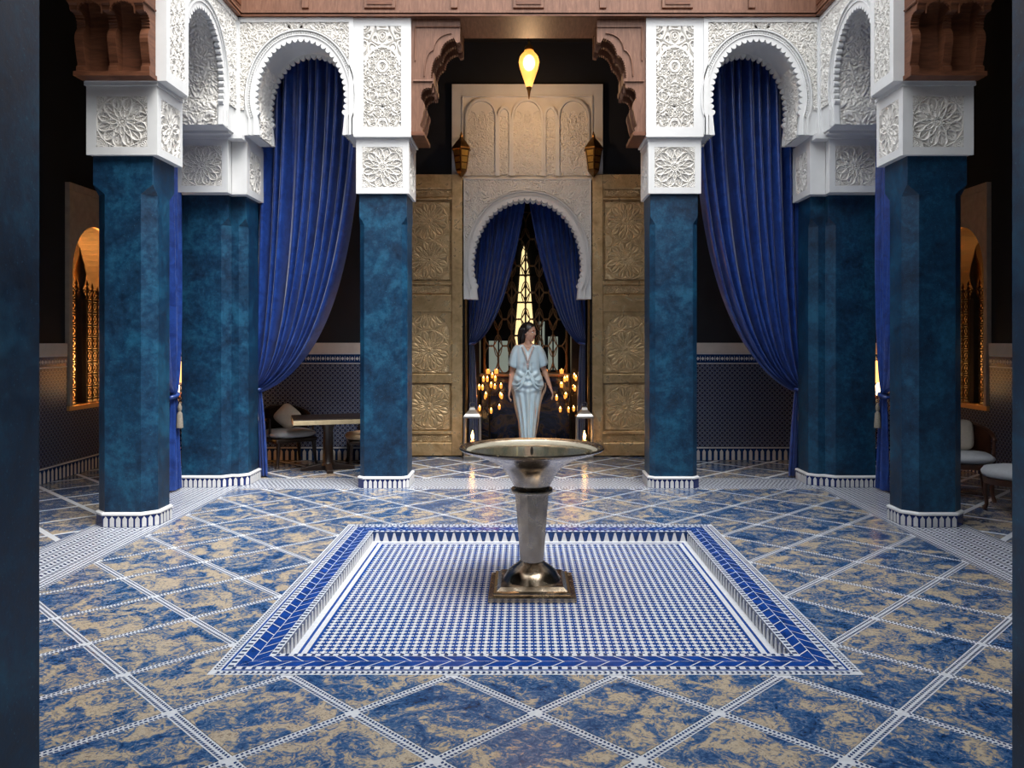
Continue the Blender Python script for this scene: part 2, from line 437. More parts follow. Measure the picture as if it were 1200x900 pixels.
# border bands along the arcades
band = MB()
def band_rows(fn, t0, t1, W):
    for a, b in ((0.030, 0.040), (0.092, 0.102), (W-0.040, W-0.030), (W-0.102, W-0.092)):
        band.add([(*fn(t0, a), 0.0012), (*fn(t1, a), 0.0012), (*fn(t1, b), 0.0012), (*fn(t0, b), 0.0012)], [(0, 1, 2, 3)])
    for c in (0.015, 0.066, W-0.066, W-0.015):
        n = int((t1-t0)/0.03)
        for i in range(n):
            t = t0+(i+0.5)*0.03
            band.add([(*fn(t-0.009, c-0.008), 0.0012), (*fn(t+0.009, c-0.008), 0.0012), (*fn(t+0.009, c+0.008), 0.0012), (*fn(t-0.009, c+0.008), 0.0012)], [(0, 1, 2, 3)])
    m = int((W-0.23)/0.046)
    for r in range(m):
        c = 0.115+(r+0.5)*(W-0.23)/m
        n = int((t1-t0)/0.044)
        for i in range(n):
            t = t0+(i+0.5*(r % 2))*0.044; s = 0.011*(1 if r % 2 else -1)
            band.add([(*fn(t-0.011-s, c-0.016), 0.0012), (*fn(t+0.011-s, c-0.016), 0.0012), (*fn(t+0.011+s, c+0.016), 0.0012), (*fn(t-0.011+s, c+0.016), 0.0012)], [(0, 1, 2, 3)])
W = 0.60
band_rows(lambda t, a: (-2.93-a, t), 2.6, 8.72, W); band_rows(lambda t, a: (2.93+a, t), 2.6, 8.72, W)
band_rows(lambda t, a: (t, 8.12+a), -2.93, 2.93, W)
o = band.build('border_chips', 'mosaic_navy', floor, recalc=False); tag(o, kind='stuff')

# ------------------------------------------------------------------ sunken pool with mosaic border
pc = (0, (PY0+PY1)/2)
pool = thing('sunken_pool', 'shallow sunken square pool bed of blue and white mosaic around the fountain', 'pool', (0, pc[1], -0.075))
def side(k):
    """point at distance t along side k (from its corner) and d inward"""
    L = 2*PX
    def fn(t, d):
        x, y = -L/2+t, -L/2+d
        for _ in range(k): x, y = -y, x
        return (pc[0]+x, pc[1]+y)
    return fn
L = 2*PX
def ring(mb, d0, d1, z):
    for k in range(4):
        f = side(k)
        mb.add([(*f(d0, d0), z), (*f(L-d0, d0), z), (*f(L-d1, d1), z), (*f(d1, d1), z)], [(0, 1, 2, 3)])
mb = MB(); ring(mb, 0.0, 0.245, 0.0022)
for k in range(4):
    f = side(k); mb.add([(*f(0, 0), 0.0022), (*f(L, 0), 0.0022), (*f(L, 0), 0), (*f(0, 0), 0)], [(0, 1, 2, 3)])
mb.build('border_bed', 'mosaic_white', pool, recalc=False)
mb = MB(); ring(mb, 0.047, 0.058, 0.0034)
mb.build('border_line', 'mosaic_cobalt', pool, recalc=False)
mb = MB()
for k in range(4):
    f = side(k)
    n = int((L-0.06)/0.026)
    for i in range(n):                      # outer dotted strip
        t = 0.03+(i+.5)*0.026
        for c, s in ((0.016, 0.004), (0.031, -0.004)):
            mb.add([(*f(t-0.007-s, c-0.006), 0.0034), (*f(t+0.005-s, c-0.006), 0.0034), (*f(t+0.005+s, c+0.006), 0.0034), (*f(t-0.007+s, c+0.006), 0.0034)], [(0, 1, 2, 3)])
    for d, pit, h in ((0.075, 0.045, 0.013), (0.228, 0.042, 0.012)):
        n = int((L-2*d)/pit); p0 = (L-2*d-n*pit)/2
        for i in range(n):
            t = d+p0+(i+.5)*pit
            mb.add([(*f(t-0.009, d-h), 0.0034), (*f(t+0.009, d-h), 0.0034), (*f(t+0.009, d+h), 0.0034), (*f(t-0.009, d+h), 0.0034)], [(0, 1, 2, 3)])
o = mb.build('border_chips', 'mosaic_navy', pool, recalc=False); tag(o, kind='stuff')
# blue glazed border tiles, two rows of slanted pieces
for k in range(4):
    f = side(k)
    for d0, d1, sl in ((0.094, 0.151, 0.030), (0.155, 0.212, -0.030)):
        a, b = d0+0.002, L-d0-0.002
        n = 26; st = (b-a)/n; gp = 0.005
        for i in range(n):
            ta, tb = a+i*st+gp, a+(i+1)*st-gp
            s0 = 0 if i == 0 else sl; s1 = 0 if i == n-1 else sl
            q = [(ta-s0 if i else a, d0), (tb-s1 if i < n-1 else b, d0), (tb+s1 if i < n-1 else b-(d1-d0), d1), (ta+s0 if i else a+(d1-d0), d1)]
            c = f((ta+tb)/2, (d0+d1)/2); m = MB()
            pts = [f(*w) for w in q]
            m.add([(*p, 0.0030) for p in pts]+[(*p, 0.001) for p in pts], [(0, 1, 2, 3), (0, 4, 5, 1), (1, 5, 6, 2), (2, 6, 7, 3), (3, 7, 4, 0)])
            me = m.mesh('border_tile', Vector((*c, 0)), False); me.materials.append(M['mosaic_blue'])
            inst('border_tile', me, pool, (*c, 0))
# side walls of the drop, with white tapered teeth
D = 0.245; ZP = -0.075
mb = MB()
for k in range(4):
    f = side(k); mb.add([(*f(D, D), 0.0022), (*f(L-D, D), 0.0022), (*f(L-D, D), ZP), (*f(D, D), ZP)], [(0, 1, 2, 3)])
mb.build('drop_wall', 'mosaic_navy', pool, recalc=False)
tooth = MB().prism([(-0.023, 0), (0.023, 0), (0.006, 0.066), (-0.006, 0.066)], 0, 0.004, lambda u, v, w: (u, w, v)).mesh('wall_tooth')
tooth.materials.append(M['picket_white'])
for k in range(4):
    f = side(k); n = 37
    for i in range(n):
        t = D+(i+.5)*(L-2*D)/n; x, y = f(t, D)
        inst('wall_tooth', tooth, pool, (x, y, ZP), k*PI/2)
mb = MB(); I0 = L/2-D; mb.add([(-I0, pc[1]-I0, ZP), (I0, pc[1]-I0, ZP), (I0, pc[1]+I0, ZP), (-I0, pc[1]+I0, ZP)], [(0, 1, 2, 3)])
mb.build('bed', 'mosaic_cobalt', pool, recalc=False)
mb = MB(); ring(mb, D+0.004, D+0.040, ZP+0.002); ring(mb, D+0.056, D+0.085, ZP+0.002)
mb.build('bed_edge', 'mosaic_white', pool, recalc=False)
# white cross tiles of the bed
I1 = I0-0.098; NC = 50; st = 2*I1/NC
def cross_pts(s):
    a, b = s*0.42, s*0.16
    return [(-b, -a), (b, -a), (b, -b), (a, -b), (a, b), (b, b), (b, a), (-b, a), (-b, b), (-a, b), (-a, -b), (-b, -b)]
cp = cross_pts(st)
cm = MB().add([(x, y, 0.0025) for x, y in cp], [(11, 0, 1, 2), (2, 3, 4, 5), (5, 6, 7, 8), (8, 9, 10, 11), (2, 5, 8, 11)]).mesh('cross_tile', recalc=False)
cm.materials.append(M['mosaic_white'])
rest = MB()
for j in range(NC):
    for i in range(NC):
        x, y = -I1+(i+.5)*st, pc[1]-I1+(j+.5)*st
        if j < 6: inst('cross_tile', cm, pool, (x, y, ZP))
        else: rest.add([(x+a, y+b, ZP+0.0025) for a, b in cp], [(11, 0, 1, 2), (2, 3, 4, 5), (5, 6, 7, 8), (8, 9, 10, 11), (2, 5, 8, 11)])
o = rest.build('cross_tile_field', 'mosaic_white', pool, recalc=False); tag(o, kind='stuff')

# ------------------------------------------------------------------ walls and ceiling of the galleries
def wall(name, mb, mat, label): return tag(mb.build(name, mat), label, 'wall', kind='structure')
ZC = 5.35
# back wall with deeper central recess and the arched doorway
aw, zc_, bw = 0.775, 2.44, 0.93
arc = [(aw*math.cos(a), zc_+bw*math.sin(a)) for a in np.linspace(0, PI, 33)]
mb = MB()
mb.box(-6.8, -1.72, 10.05, 10.75, 0, ZC); mb.box(1.72, 6.8, 10.05, 10.75, 0, ZC)
mb.prism([(-1.72, 0), (-1.72, ZC), (1.72, ZC), (1.72, 0), (aw, 0)]+arc+[(-aw, 0)], 10.45, 10.75, lambda u, v, w: (u, w, v))
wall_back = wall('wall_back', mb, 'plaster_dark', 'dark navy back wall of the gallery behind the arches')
ny0, ny1, nz0 = 8.90, 9.86, 0.77           # lit window niche on either side wall
side_walls = {}
for s, nm in ((-1, 'left'), (1, 'right')):
    mb = MB(); X = s*5.05
    na = (ny1-ny0)/2; nc = (ny0+ny1)/2; nzc = 2.25; nb = 0.55
    arcn = [(nc-na*math.cos(a), nzc+nb*math.sin(a)) for a in np.linspace(0, PI, 25)]
    fn = lambda u, v, w, s=s: (s*(5.05+w), u, v)
    # lower strip, then wall with an arched hole as one polygon opening at the sill
    mb.prism([(-3.2, 0), (-3.2, nz0), (10.4, nz0), (10.4, 0)], 0, 0.35, fn)
    mb.prism([(-3.2, nz0), (-3.2, ZC), (10.4, ZC), (10.4, nz0), (ny1, nz0)]+arcn[::-1]+[(ny0, nz0)], 0, 0.35, fn)
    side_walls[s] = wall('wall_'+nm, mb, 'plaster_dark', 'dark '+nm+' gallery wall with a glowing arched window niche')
mb = MB(); mb.box(-6.8, 6.8, -3.4, -3.2, 0, ZC)  # unseen wall, added to close off light from behind the camera
wall('wall_front', mb, 'plaster_dark', 'unseen dark gallery wall added behind the viewer')
mb = MB()
for x0, x1, y0, y1 in ((-6.8, 6.8, 8.66, 14.5), (-6.8, -3.5, -3.4, 8.66), (3.5, 6.8, -3.4, 8.66), (-3.5, 3.5, -3.4, 1.45)):
    mb.box(x0, x1, y0, y1, ZC, ZC+0.15)
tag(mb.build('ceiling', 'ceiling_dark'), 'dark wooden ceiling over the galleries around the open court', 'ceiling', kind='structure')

# wainscot: mosaic dado, stucco band and picket base on the gallery walls
def wains(name, label, axis, a0, a1, pos, sgn, skip=None):
    """axis 0: runs along x at y=pos ; axis 1: runs along y at x=pos ; sgn: outward direction towards the court"""
    def fn(t, out, z): return (t, pos+sgn*out, z) if axis == 0 else (pos+sgn*out, t, z)
    loc = fn((a0+a1)/2, 0, 0)
    T = thing(name, label, 'trim', loc, kind='structure')
    def bar(nm, z0, z1, th, mat, t0=a0, t1=a1, par=T):
        m = MB(); m.add([fn(t, o_, z) for z in (z0, z1) for o_ in (0, th) for t in (t0, t1)], [(0, 2, 3, 1), (4, 5, 7, 6), (0, 1, 5, 4), (2, 6, 7, 3), (0, 4, 6, 2), (1, 3, 7, 5)])
        return m.build(nm, mat, par)
    zz = 'zellige_x' if axis == 0 else 'zellige_y'
    if skip:
        bar('mosaic_dado', 0.16, skip[2], 0.02, zz)
        bar('mosaic_dado', skip[2], 1.20, 0.02, zz, a0, skip[0]); bar('mosaic_dado', skip[2], 1.20, 0.02, zz, skip[1], a1)
        rng = ((a0, skip[0]), (skip[1], a1))
    else:
        bar('mosaic_dado', 0.16, 1.20, 0.02, zz); rng = ((a0, a1),)
    for t0, t1 in rng:
        bar('rail', 1.20, 1.212, 0.026, 'mosaic_white', t0, t1); bar('frieze_strip', 1.212, 1.318, 0.022, 'mosaic_navy', t0, t1)
        m = MB(); n = max(1, int((t1-t0)/0.06))
        for i in range(n):
            t = t0+(i+.5)*(t1-t0)/n
            for (dt, z, w_, h) in ((0, 1.265, 0.02, 0.024), (0.03, 1.265, 0.006, 0.036)):
                m.add([fn(t+dt-w_, 0.0235, z), fn(t+dt, 0.0235, z-h), fn(t+dt+w_, 0.0235, z), fn(t+dt, 0.0235, z+h)], [(0, 1, 2, 3)])
        tag(m.build('frieze_chips', 'mosaic_white', T, recalc=False), kind='stuff')
        bar('rail', 1.318, 1.33, 0.026, 'mosaic_white', t0, t1)
        bar('stucco_band', 1.33, 1.46, 0.03, 'stucco_warm', t0, t1)
    bar('rail', 0.15, 0.165, 0.026, 'mosaic_white'); bar('base_strip', 0.0, 0.15, 0.018, 'mosaic_navy')
    m = MB(); n = int((a1-a0)/0.072)
    for i in range(n):
        t = a0+(i+.5)*(a1-a0)/n
        m.add([fn(t+dt, 0.021, z) for dt, z in ((-0.02, 0.005), (0.02, 0.005), (0.02, 0.11), (0, 0.14), (-0.02, 0.11))], [(0, 1, 2, 3, 4)])
    tag(m.build('base_pickets', 'picket_white', T, recalc=False), kind='stuff')
    return T
wains('trim_1', 'blue and white mosaic dado on the back wall left of the brass doors', 0, -5.05, -1.72, 10.05, -1)
wains('trim_2', 'blue and white mosaic dado on the back wall right of the brass doors', 0, 1.72, 5.05, 10.05, -1)
wains('trim_3', 'mosaic dado along the left gallery wall under the lit niche', 1, 4.0, 10.03, -5.05, 1, (ny0-0.09, ny1+0.09, nz0-0.02))
wains('trim_4', 'mosaic dado along the right gallery wall under the lit niche', 1, 4.0, 10.03, 5.05, -1, (ny0-0.09, ny1+0.09, nz0-0.02))

# ------------------------------------------------------------------ columns
picket = MB().prism([(-0.0165, 0.004), (0.0165, 0.004), (0.0165, 0.066), (0, 0.088), (-0.0165, 0.066)], 0, -0.006, lambda u, v, w: (u, w, v)).mesh('picket_tile')
picket.materials.append(M['picket_white'])
ros_me = panel_mesh('carved_rosette', 1, 1, lambda u, v: np.maximum(rosette(2*u, 2*v), 0.5*vines(2*u, 2*v, 11)), 0.022, 'stucco_carved', 190, 190)
def col_panel(u, v):
    star = stars(u, v-0.02, 62)
    h = np.where(v > 0.26, stars(u, v, 50), stars(u, v-0.1, 78))
    lip = np.abs(np.hypot(u/0.19, (np.maximum(v, 0.10)-0.10)/0.19)-1)
    ins = (np.abs(u) < 0.185)
    h = np.where((np.hypot(u/0.19, np.maximum(v-0.10, 0)/0.19) > 1) & (v > 0.10), stars(u, v, 46), h)
    h = np.where((lip < 0.07) & (v > 0.10), 1.0, h)
    return h
tall_me = panel_mesh('carved_panel', 0.42, 0.98, col_panel, 0.02, 'stucco_carved', 150, 330)

def chamfer_ring(poly, cham, c, z):
    n = len(poly); out = []
    for i in range(n):
        p = Vector(poly[i]); a = Vector(poly[i-1]); b = Vector(poly[(i+1) % n])
        if cham[i]:
            out.append((*(p+(a-p).normalized()*c), z)); out.append((*(p+(b-p).normalized()*c), z))
        else: out.append((*p, z))
    return out
def offset_poly(poly, d):
    n = len(poly); out = []
    A = sum(poly[i][0]*poly[(i+1) % n][1]-poly[(i+1) % n][0]*poly[i][1] for i in range(n))
    sg = 1 if A > 0 else -1
    for i in range(n):
        p = Vector(poly[i]); a = (p-Vector(poly[i-1])).normalized(); b = (Vector(poly[(i+1) % n])-p).normalized()
        na = Vector((a.y, -a.x))*sg; nb = Vector((b.y, -b.x))*sg
        m = (na+nb); m = m/max(m.dot(na), 0.2)
        out.append(tuple(p+m*d))
    return out
def framed(cap, face, c0, c1, z0, z1, pos, panel, psize, depth=0.022):
    """stone frame round a carved panel. face: '-y' runs along x at y=pos, '+x'/'-x' runs along y at x=pos (pos = recessed plane)"""
    def fn(t, out, z):
        if face == '-y': return (t, pos-out, z)
        return (pos+out, t, z) if face == '+x' else (pos-out, t, z)
    pw, ph, pz = psize; cc = (c0+c1)/2; m = MB()
    for a, b, e, f_ in ((c0, cc-pw/2, z0, z1), (cc+pw/2, c1, z0, z1), (cc-pw/2, cc+pw/2, z0, pz-ph/2), (cc-pw/2, cc+pw/2, pz+ph/2, z1)):
        if b-a < 1e-4 or f_-e < 1e-4: continue
        m.add([fn(t, o_, z) for z in (e, f_) for o_ in (0, depth) for t in (a, b)], [(0, 2, 3, 1), (4, 5, 7, 6), (0, 1, 5, 4), (2, 6, 7, 3), (0, 4, 6, 2), (1, 3, 7, 5)])
    m.build('frame', 'stucco', cap)
    rz = {'-y': 0, '+x': PI/2, '-x': -PI/2}[face]
    bw_, bh_ = (1, 1) if panel is ros_me else (0.42, 0.98)
    inst('carved_panel', panel, cap, fn(cc, 0, pz), rz, (pw/bw_, depth/0.022, ph/bh_))

def column(label, poly, cham, c, z1=2.97, base=True):
    cx = sum(p[0] for p in poly)/len(poly); cy = sum(p[1] for p in poly)/len(poly)
    T = thing('column', label, 'column', (cx, cy, 0), 'blue plaster columns round the court')
    mb = MB(); mb.loft([chamfer_ring(poly, cham, a, z) for a, z in ((c, 0.0), (c, 2.665), (0.003, 2.74), (0.003, z1))])
    mb.build('shaft', 'blue_plaster', T)
    if base:
        r0 = chamfer_ring(poly, cham, c, 0); base2 = [(p[0], p[1]) for p in r0]
        o1 = offset_poly(base2, 0.018); o2 = offset_poly(base2, 0.026)
        MB().loft([[(*p, z) for p in o1] for z in (0, 0.10)]).build('base_band', 'base_blue', T)
        MB().loft([[(*p, z) for p in q] for q, z in ((o2, 0.095), (o2, 0.108), (offset_poly(base2, 0.012), 0.118), (offset_poly(base2, 0.0), 0.119))]).build('base_moulding', 'tile_moulding', T)
        A = sum(o1[i][0]*o1[(i+1) % len(o1)][1]-o1[(i+1) % len(o1)][0]*o1[i][1] for i in range(len(o1)))
        for i in range(len(o1)):
            a, b = Vector(o1[i]), Vector(o1[(i+1) % len(o1)])
            if A < 0: a, b = b, a
            d = b-a; Ln = d.length; t = d.normalized(); nrm = Vector((t.y, -t.x))
            if nrm.y > 0.5 or Ln < 0.03: continue
            if (cx > 0 and nrm.x > 0.5) or (cx < 0 and nrm.x < -0.5): continue
            n = max(1, round(Ln/0.05))
            for k in range(n):
                q = a+d*((k+.5)/n)
                inst('picket_tile', picket, T, (q.x, q.y, 0), math.atan2(t.y, t.x))
    return T
NAMES = {-1: 'left', 1: 'right'}
for s in (-1, 1):
    S = lambda poly, s=s: [(-s*x, y) for x, y in poly]
    nb = 'left' if s < 0 else 'right'
    # central pair, either side of the doors
    T = column('blue plaster column with white carved capital just '+nb+' of the bronze doors', S([(-1.71, 8.16), (-1.23, 8.16), (-1.23, 8.60), (-1.71, 8.60)]), [1, 1, 1, 1], 0.05)
    xa, xb = s*1.735, s*1.205; x0, x1 = min(xa, xb), max(xa, xb)
    cap = MB(); cap.box(x0+0.02, x1-0.02, 8.15, 8.64, 2.97, 3.52); cap.box(x0-0.008, x1+0.008, 8.125, 8.645, 3.50, 3.53); cap = cap.build('capital', 'stucco', T)
    framed(cap, '-y', x0, x1, 2.97, 3.50, 8.15, ros_me, (0.405, 0.405, 3.235))
    f_ = '+x' if s < 0 else '-x'; px_ = (x1-0.02) if s < 0 else (x0+0.02)
    framed(cap, f_, 8.15, 8.64, 2.97, 3.50, px_, ros_me, (0.36, 0.405, 3.235))
    xa, xb = s*1.752, s*1.178; x0, x1 = min(xa, xb), max(xa, xb)
    up = MB(); up.box(x0+0.0, x1-0.0, 8.11, 8.66, 3.53, 4.72); up = up.build('upper_block', 'stucco', T)
    framed(up, '-y', x0, x1, 3.53, 4.72, 8.11, tall_me, (0.375, 1.01, 4.135))
    # piers carrying the side arcade
    T = column('nearest full blue column on the '+nb+', standing before the side gallery', S([(-3.50, 6.47), (-3.02, 6.47), (-3.02, 6.87), (-3.50, 6.87)]), [1, 1, 1, 1], 0.095)
    xa, xb = s*3.53, s*2.965; x0, x1 = min(xa, xb), max(xa, xb)
    cap = MB(); cap.box(x0+0.02, x1-0.02, 6.45, 6.90, 2.97, 3.52); cap.box(x0-0.012, x1+0.012, 6.415, 6.91, 3.52, 3.55); cap = cap.build('capital', 'stucco', T)
    framed(cap, '-y', x0, x1, 2.97, 3.52, 6.45, ros_me, (0.405, 0.405, 3.235))
    px_ = (x1-0.02) if s < 0 else (x0+0.02)
    framed(cap, f_, 6.45, 6.90, 2.97, 3.52, px_, ros_me, (0.36, 0.405, 3.235))
    xa, xb = s*3.53, s*2.90; x0, x1 = min(xa, xb), max(xa, xb)
    up = MB(); up.box(x0, x1, 6.40, 6.82, 3.55, 4.72); up = up.build('upper_block', 'stucco', T)
    framed(up, f_, 6.40, 6.82, 3.55, 4.72, x1 if s < 0 else x0, tall_me, (0.29, 1.02, 4.15))
    # corner piers
    T = column('notched blue corner pier at the '+nb+' back corner of the court', S([(-3.53, 8.22), (-3.05, 8.22), (-3.05, 8.30), (-2.90, 8.30), (-2.90, 8.68), (-3.53, 8.68)]), [0, 1, 0, 1, 0, 0], 0.075)
    cap = MB()
    xa, xb = s*3.52, s*3.00; x0, x1 = min(xa, xb), max(xa, xb)
    cap.box(x0+0.005, x1-0.005, 8.08, 8.70, 2.97, 3.52)
    xc, xd = s*3.0, s*2.865; cap.box(min(xc, xd), max(xc, xd), 8.17, 8.70, 2.97, 3.52)
    cap.box(min(s*3.54, s*2.85), max(s*3.54, s*2.85), 8.03, 8.70, 3.50, 3.55)
    cap.box(min(s*3.54, s*2.95), max(s*3.54, s*2.95), 7.94, 8.70, 3.53, 3.556)
    cap = cap.build('capital', 'stucco', T)
    framed(cap, '-y', x0, x1, 2.97, 3.52, 8.08, ros_me, (0.40, 0.40, 3.235))
    framed(cap, f_, 8.17, 8.70, 2.97, 3.52, s*2.865, ros_me, (0.36, 0.40, 3.235), 0.018)
    up = MB(); xa, xb = s*3.50, s*2.93; up.box(min(xa, xb), max(xa, xb), 8.105, 8.66, 3.55, 4.72); up.build('upper_block', 'stucco', T)
    # near pair, beside the camera
    yb = 1.975 if s < 0 else 2.135
    T = column('dark blue column filling the '+nb+' edge of the view', S([(-1.71, yb-0.46), (-1.23, yb-0.46), (-1.23, yb), (-1.71, yb)]), [1, 1, 1, 1], 0.012, base=False)
    cap = MB(); cap.box(min(s*1.75, s*1.19), max(s*1.75, s*1.19), yb-0.5, yb+0.04, 2.97, 4.72); cap.build('capital', 'stucco', T)

# ------------------------------------------------------------------ scalloped arches
def arch_curve(uc, a, zc, b, low, n=160):
    """from right foot up over to left foot; goes a little inward below the widest point"""
    out = []
    for t in np.linspace(-low, PI+low, n):
        bb = b if math.sin(t) > 0 else a*0.95
        e = math.sin(t)
        x = a*math.cos(t)
        if e > 0: x = a*math.copysign(abs(math.cos(t))**0.93, math.cos(t))
        out.append((uc+x, zc+bb*e))
    return out
def scallop(curve, N, A):
    P = np.array(curve); seg = np.hypot(*np.diff(P, axis=0).T); sl = np.concatenate([[0], np.cumsum(seg)]); Lt = sl[-1]
    out = []
    m = N*8
    for i in range(m+1):
        t = Lt*i/m
        x = np.interp(t, sl, P[:, 0]); y = np.interp(t, sl, P[:, 1])
        e = Lt*0.004; x1, y1 = np.interp(t-e, sl, P[:, 0]), np.interp(t-e, sl, P[:, 1]); x2, y2 = np.interp(t+e, sl, P[:, 0]), np.interp(t+e, sl, P[:, 1])
        tx, ty = x2-x1, y2-y1; l = math.hypot(tx, ty) or 1
        nx, ny = -ty/l, tx/l              # inward for this direction of travel
        ph = (i/8.0) % 1
        d = A*max(0.0, math.sin(PI*ph))**0.6
        out.append((x+nx*d, y+ny*d))
    return out
def arch(name, label, u0, u1, z0, z1, uc, a, zc, b, th, fn, loc, N=33, low=0.36, pattern=20, soffit=((0, 1),), group=None, sp_margin=0.045):
    T = thing(name, label, 'arch', loc, group)
    A = 0.036
    cur = arch_curve(uc, a+A+0.012, zc, b+A+0.012, low)       # hole of the body
    foot_r, foot_l = cur[0], cur[-1]
    body = [(u0, z0), (u0, z1), (u1, z1), (u1, z0), (foot_r[0], z0)]+cur+[(foot_l[0], z0)]
    MB().prism(body, 0.0, th, fn).build('arch_wall', 'stucco', T)
    inner = scallop(arch_curve(uc, a+A, zc, b+A, low), N, A)
    outer = arch_curve(uc, a+A+0.03, zc, b+A+0.03, low)
    feet = [(inner[0][0]-0.0, z0), (outer[0][0], z0)]
    plate = [(outer[0][0], z0)]+outer+[(outer[-1][0], z0), (inner[-1][0]+0.02, z0)]+inner[::-1]+[(inner[0][0]-0.02, z0)]
    MB().prism(plate, -0.012, 0.035, fn).build('scalloped_edge', 'stucco', T)
    MB().prism(plate, th-0.035, th+0.012, fn).build('scalloped_edge', 'stucco', T)
    # raised archivolt rings with a row of beads between them
    for r0, r1, hgt in ((0.030, 0.040, 0.022), (0.078, 0.090, 0.026)):
        ci = arch_curve(uc, a+A+r0, zc, b+A+r0, low); co = arch_curve(uc, a+A+r1, zc, b+A+r1, low)
        MB().prism([(co[0][0], z0)]+co+[(co[-1][0], z0), (ci[-1][0], z0)]+ci[::-1]+[(ci[0][0], z0)], -hgt, 0.0, fn).build('archivolt', 'stucco', T)
    mb = MB(); cm_ = arch_curve(uc, a+A+0.059, zc, b+A+0.059, low, 400); P = np.array(cm_); sl = np.concatenate([[0], np.cumsum(np.hypot(*np.diff(P, axis=0).T))])
    nbd = int(sl[-1]/0.024)
    for i in range(nbd):
        t = (i+.5)*sl[-1]/nbd; x = np.interp(t, sl, P[:, 0]); y = np.interp(t, sl, P[:, 1])
        mb.prism([(x+0.009*math.cos(k*PI/3), y+0.009*math.sin(k*PI/3)) for k in range(6)], -0.014, 0.0, fn)
    tag(mb.build('bead_row', 'stucco', T, recalc=False), kind='stuff')
    # carved spandrel
    m0 = sp_margin
    U, V = np.meshgrid(np.linspace(u0+m0, u1-m0, int((u1-u0)*330)), np.linspace(zc-0.1, z1-m0, int((z1-zc)*330)))
    t = a+A+0.098; tb = b+A+0.098
    th_ = np.where(V > zc, ((np.abs(U-uc)/t)**(1/0.93))**2+((V-zc)/tb)**2, (np.abs(U-uc)/t)**2)
    msk = th_ > 1
    H = vines(U-(u0+u1)/2, V, pattern)
    W_ = -0.022*soft(soft(H))
    P = np.stack(fn(U, V, W_), -1)
    grid_obj('carved_spandrel', P, 'stucco_carved', T, msk)
    # plain frame strips round the spandrel
    mb = MB()
    mb.prism([(u0, z1-m0), (u0, z1), (u1, z1), (u1, z1-m0)], -0.026, 0, fn)
    for ua, ub in ((u0, u0+m0), (u1-m0, u1)):
        mb.prism([(ua, z0), (ua, z1-m0), (ub, z1-m0), (ub, z0)], -0.026, 0, fn)
    mb.build('frame', 'stucco', T)
    # carved soffit
    Pc = np.array(arch_curve(uc, a+A+0.010, zc, b+A+0.010, low, 420)); sl = np.concatenate([[0], np.cumsum(np.hypot(*np.diff(Pc, axis=0).T))])
    ft = np.array([[Pc[0, 0], z0]]); 
    full = np.vstack([[[Pc[0, 0], z0]], Pc, [[Pc[-1, 0], z0]]]); sl = np.concatenate([[0], np.cumsum(np.hypot(*np.diff(full, axis=0).T))])
    for sa, sb in soffit:
        tt = np.linspace(sa*sl[-1], sb*sl[-1], int((sb-sa)*sl[-1]*190)); ww = np.linspace(0.05, th-0.05, 75)
        cxs = np.interp(tt, sl, full[:, 0]); czs = np.interp(tt, sl, full[:, 1])
        gx = np.gradient(cxs); gz = np.gradient(czs); ln = np.hypot(gx, gz)+1e-9; nx, nz = -gz/ln, gx/ln
        Tt, Ww = np.meshgrid(tt, ww, indexing='ij')
        H = soft(vines(Ww-th/2, Tt, 18))*0.022
        P = np.stack(fn(cxs[:, None]+nx[:, None]*H, czs[:, None]+nz[:, None]*H, Ww), -1)
        grid_obj('carved_soffit', P, 'stucco_carved', T)
    return T
for s in (-1, 1):
    nb = NAMES[s]
    fb = lambda u, v, w, s=s: (s*(-u), 8.10+w, v)
    so = ((0.0, 0.3), (0.7, 1.0))
    arch('scalloped_arch', 'white carved arch in the back arcade '+nb+' of the doors, blue curtain behind', -2.93, -1.752, 3.55, 4.72, -2.28, 0.43, 3.90, 0.58, 0.50, lambda u, v, w, s=s: (-s*u, 8.10+w, v), (s*2.34, 8.35, 3.55), group='scalloped arches', soffit=so)
    arch('scalloped_arch', 'white carved side arch on the '+nb+', seen at an angle with its patterned reveal', 6.82, 8.095, 3.555, 4.72, 7.29, 0.43, 3.90, 0.55, 0.50, lambda u, v, w, s=s: (s*(2.93+w), u, v), (s*3.18, 7.46, 3.55), group='scalloped arches')
# ------------------------------------------------------------------ cedar friezes above the arcades
def frieze(name, label, fn, t0, t1, loc, centre, dz=0.9):
    T = thing(name, label, 'frieze', loc, kind='structure')
    def bx(nm, a, b, w0, w1, z0, z1, mat, bev=0):
        m = MB(); m.add([fn(t, w, z) for z in (z0, z1) for w in (w0, w1) for t in (a, b)], [(0, 2, 3, 1), (4, 5, 7, 6), (0, 1, 5, 4), (2, 6, 7, 3), (0, 4, 6, 2), (1, 3, 7, 5)])
        return m.build(nm, mat, T, bevel=bev)
    bx('board', t0, t1, 0.0, 0.56, 4.722, 4.72+dz, 'cedar_pale')
    bx('moulding', t0, t1, -0.045, 0.0, 4.722, 4.737, 'cedar'); bx('moulding', t0, t1, -0.03, 0.0, 4.737, 4.752, 'cedar_dark'); bx('moulding', t0, t1, -0.05, 0.0, 4.752, 4.775, 'cedar_pale')
    k = -6
    while k <= 6:
        c = centre+k*0.744
        wide = (k % 2 == 0); hw = 0.155 if wide else 0.034
        if c-hw > t0+0.02 and c+hw < t1-0.02:
            bx('frieze_panel', c-hw, c+hw, -0.022, 0.0, 4.812, 5.06, 'cedar_pale', 0.004)
            if wide:
                for q, (h2, d) in enumerate(((hw-0.03, 0.03), (hw-0.055, 0.02))): bx('panel_field', c-h2, c+h2, -d, -0.0, 4.812+0.03*(q+1), 5.06-0.03*(q+1), 'cedar_pale' if q else 'cedar', 0.003)
        k += 1
    return T
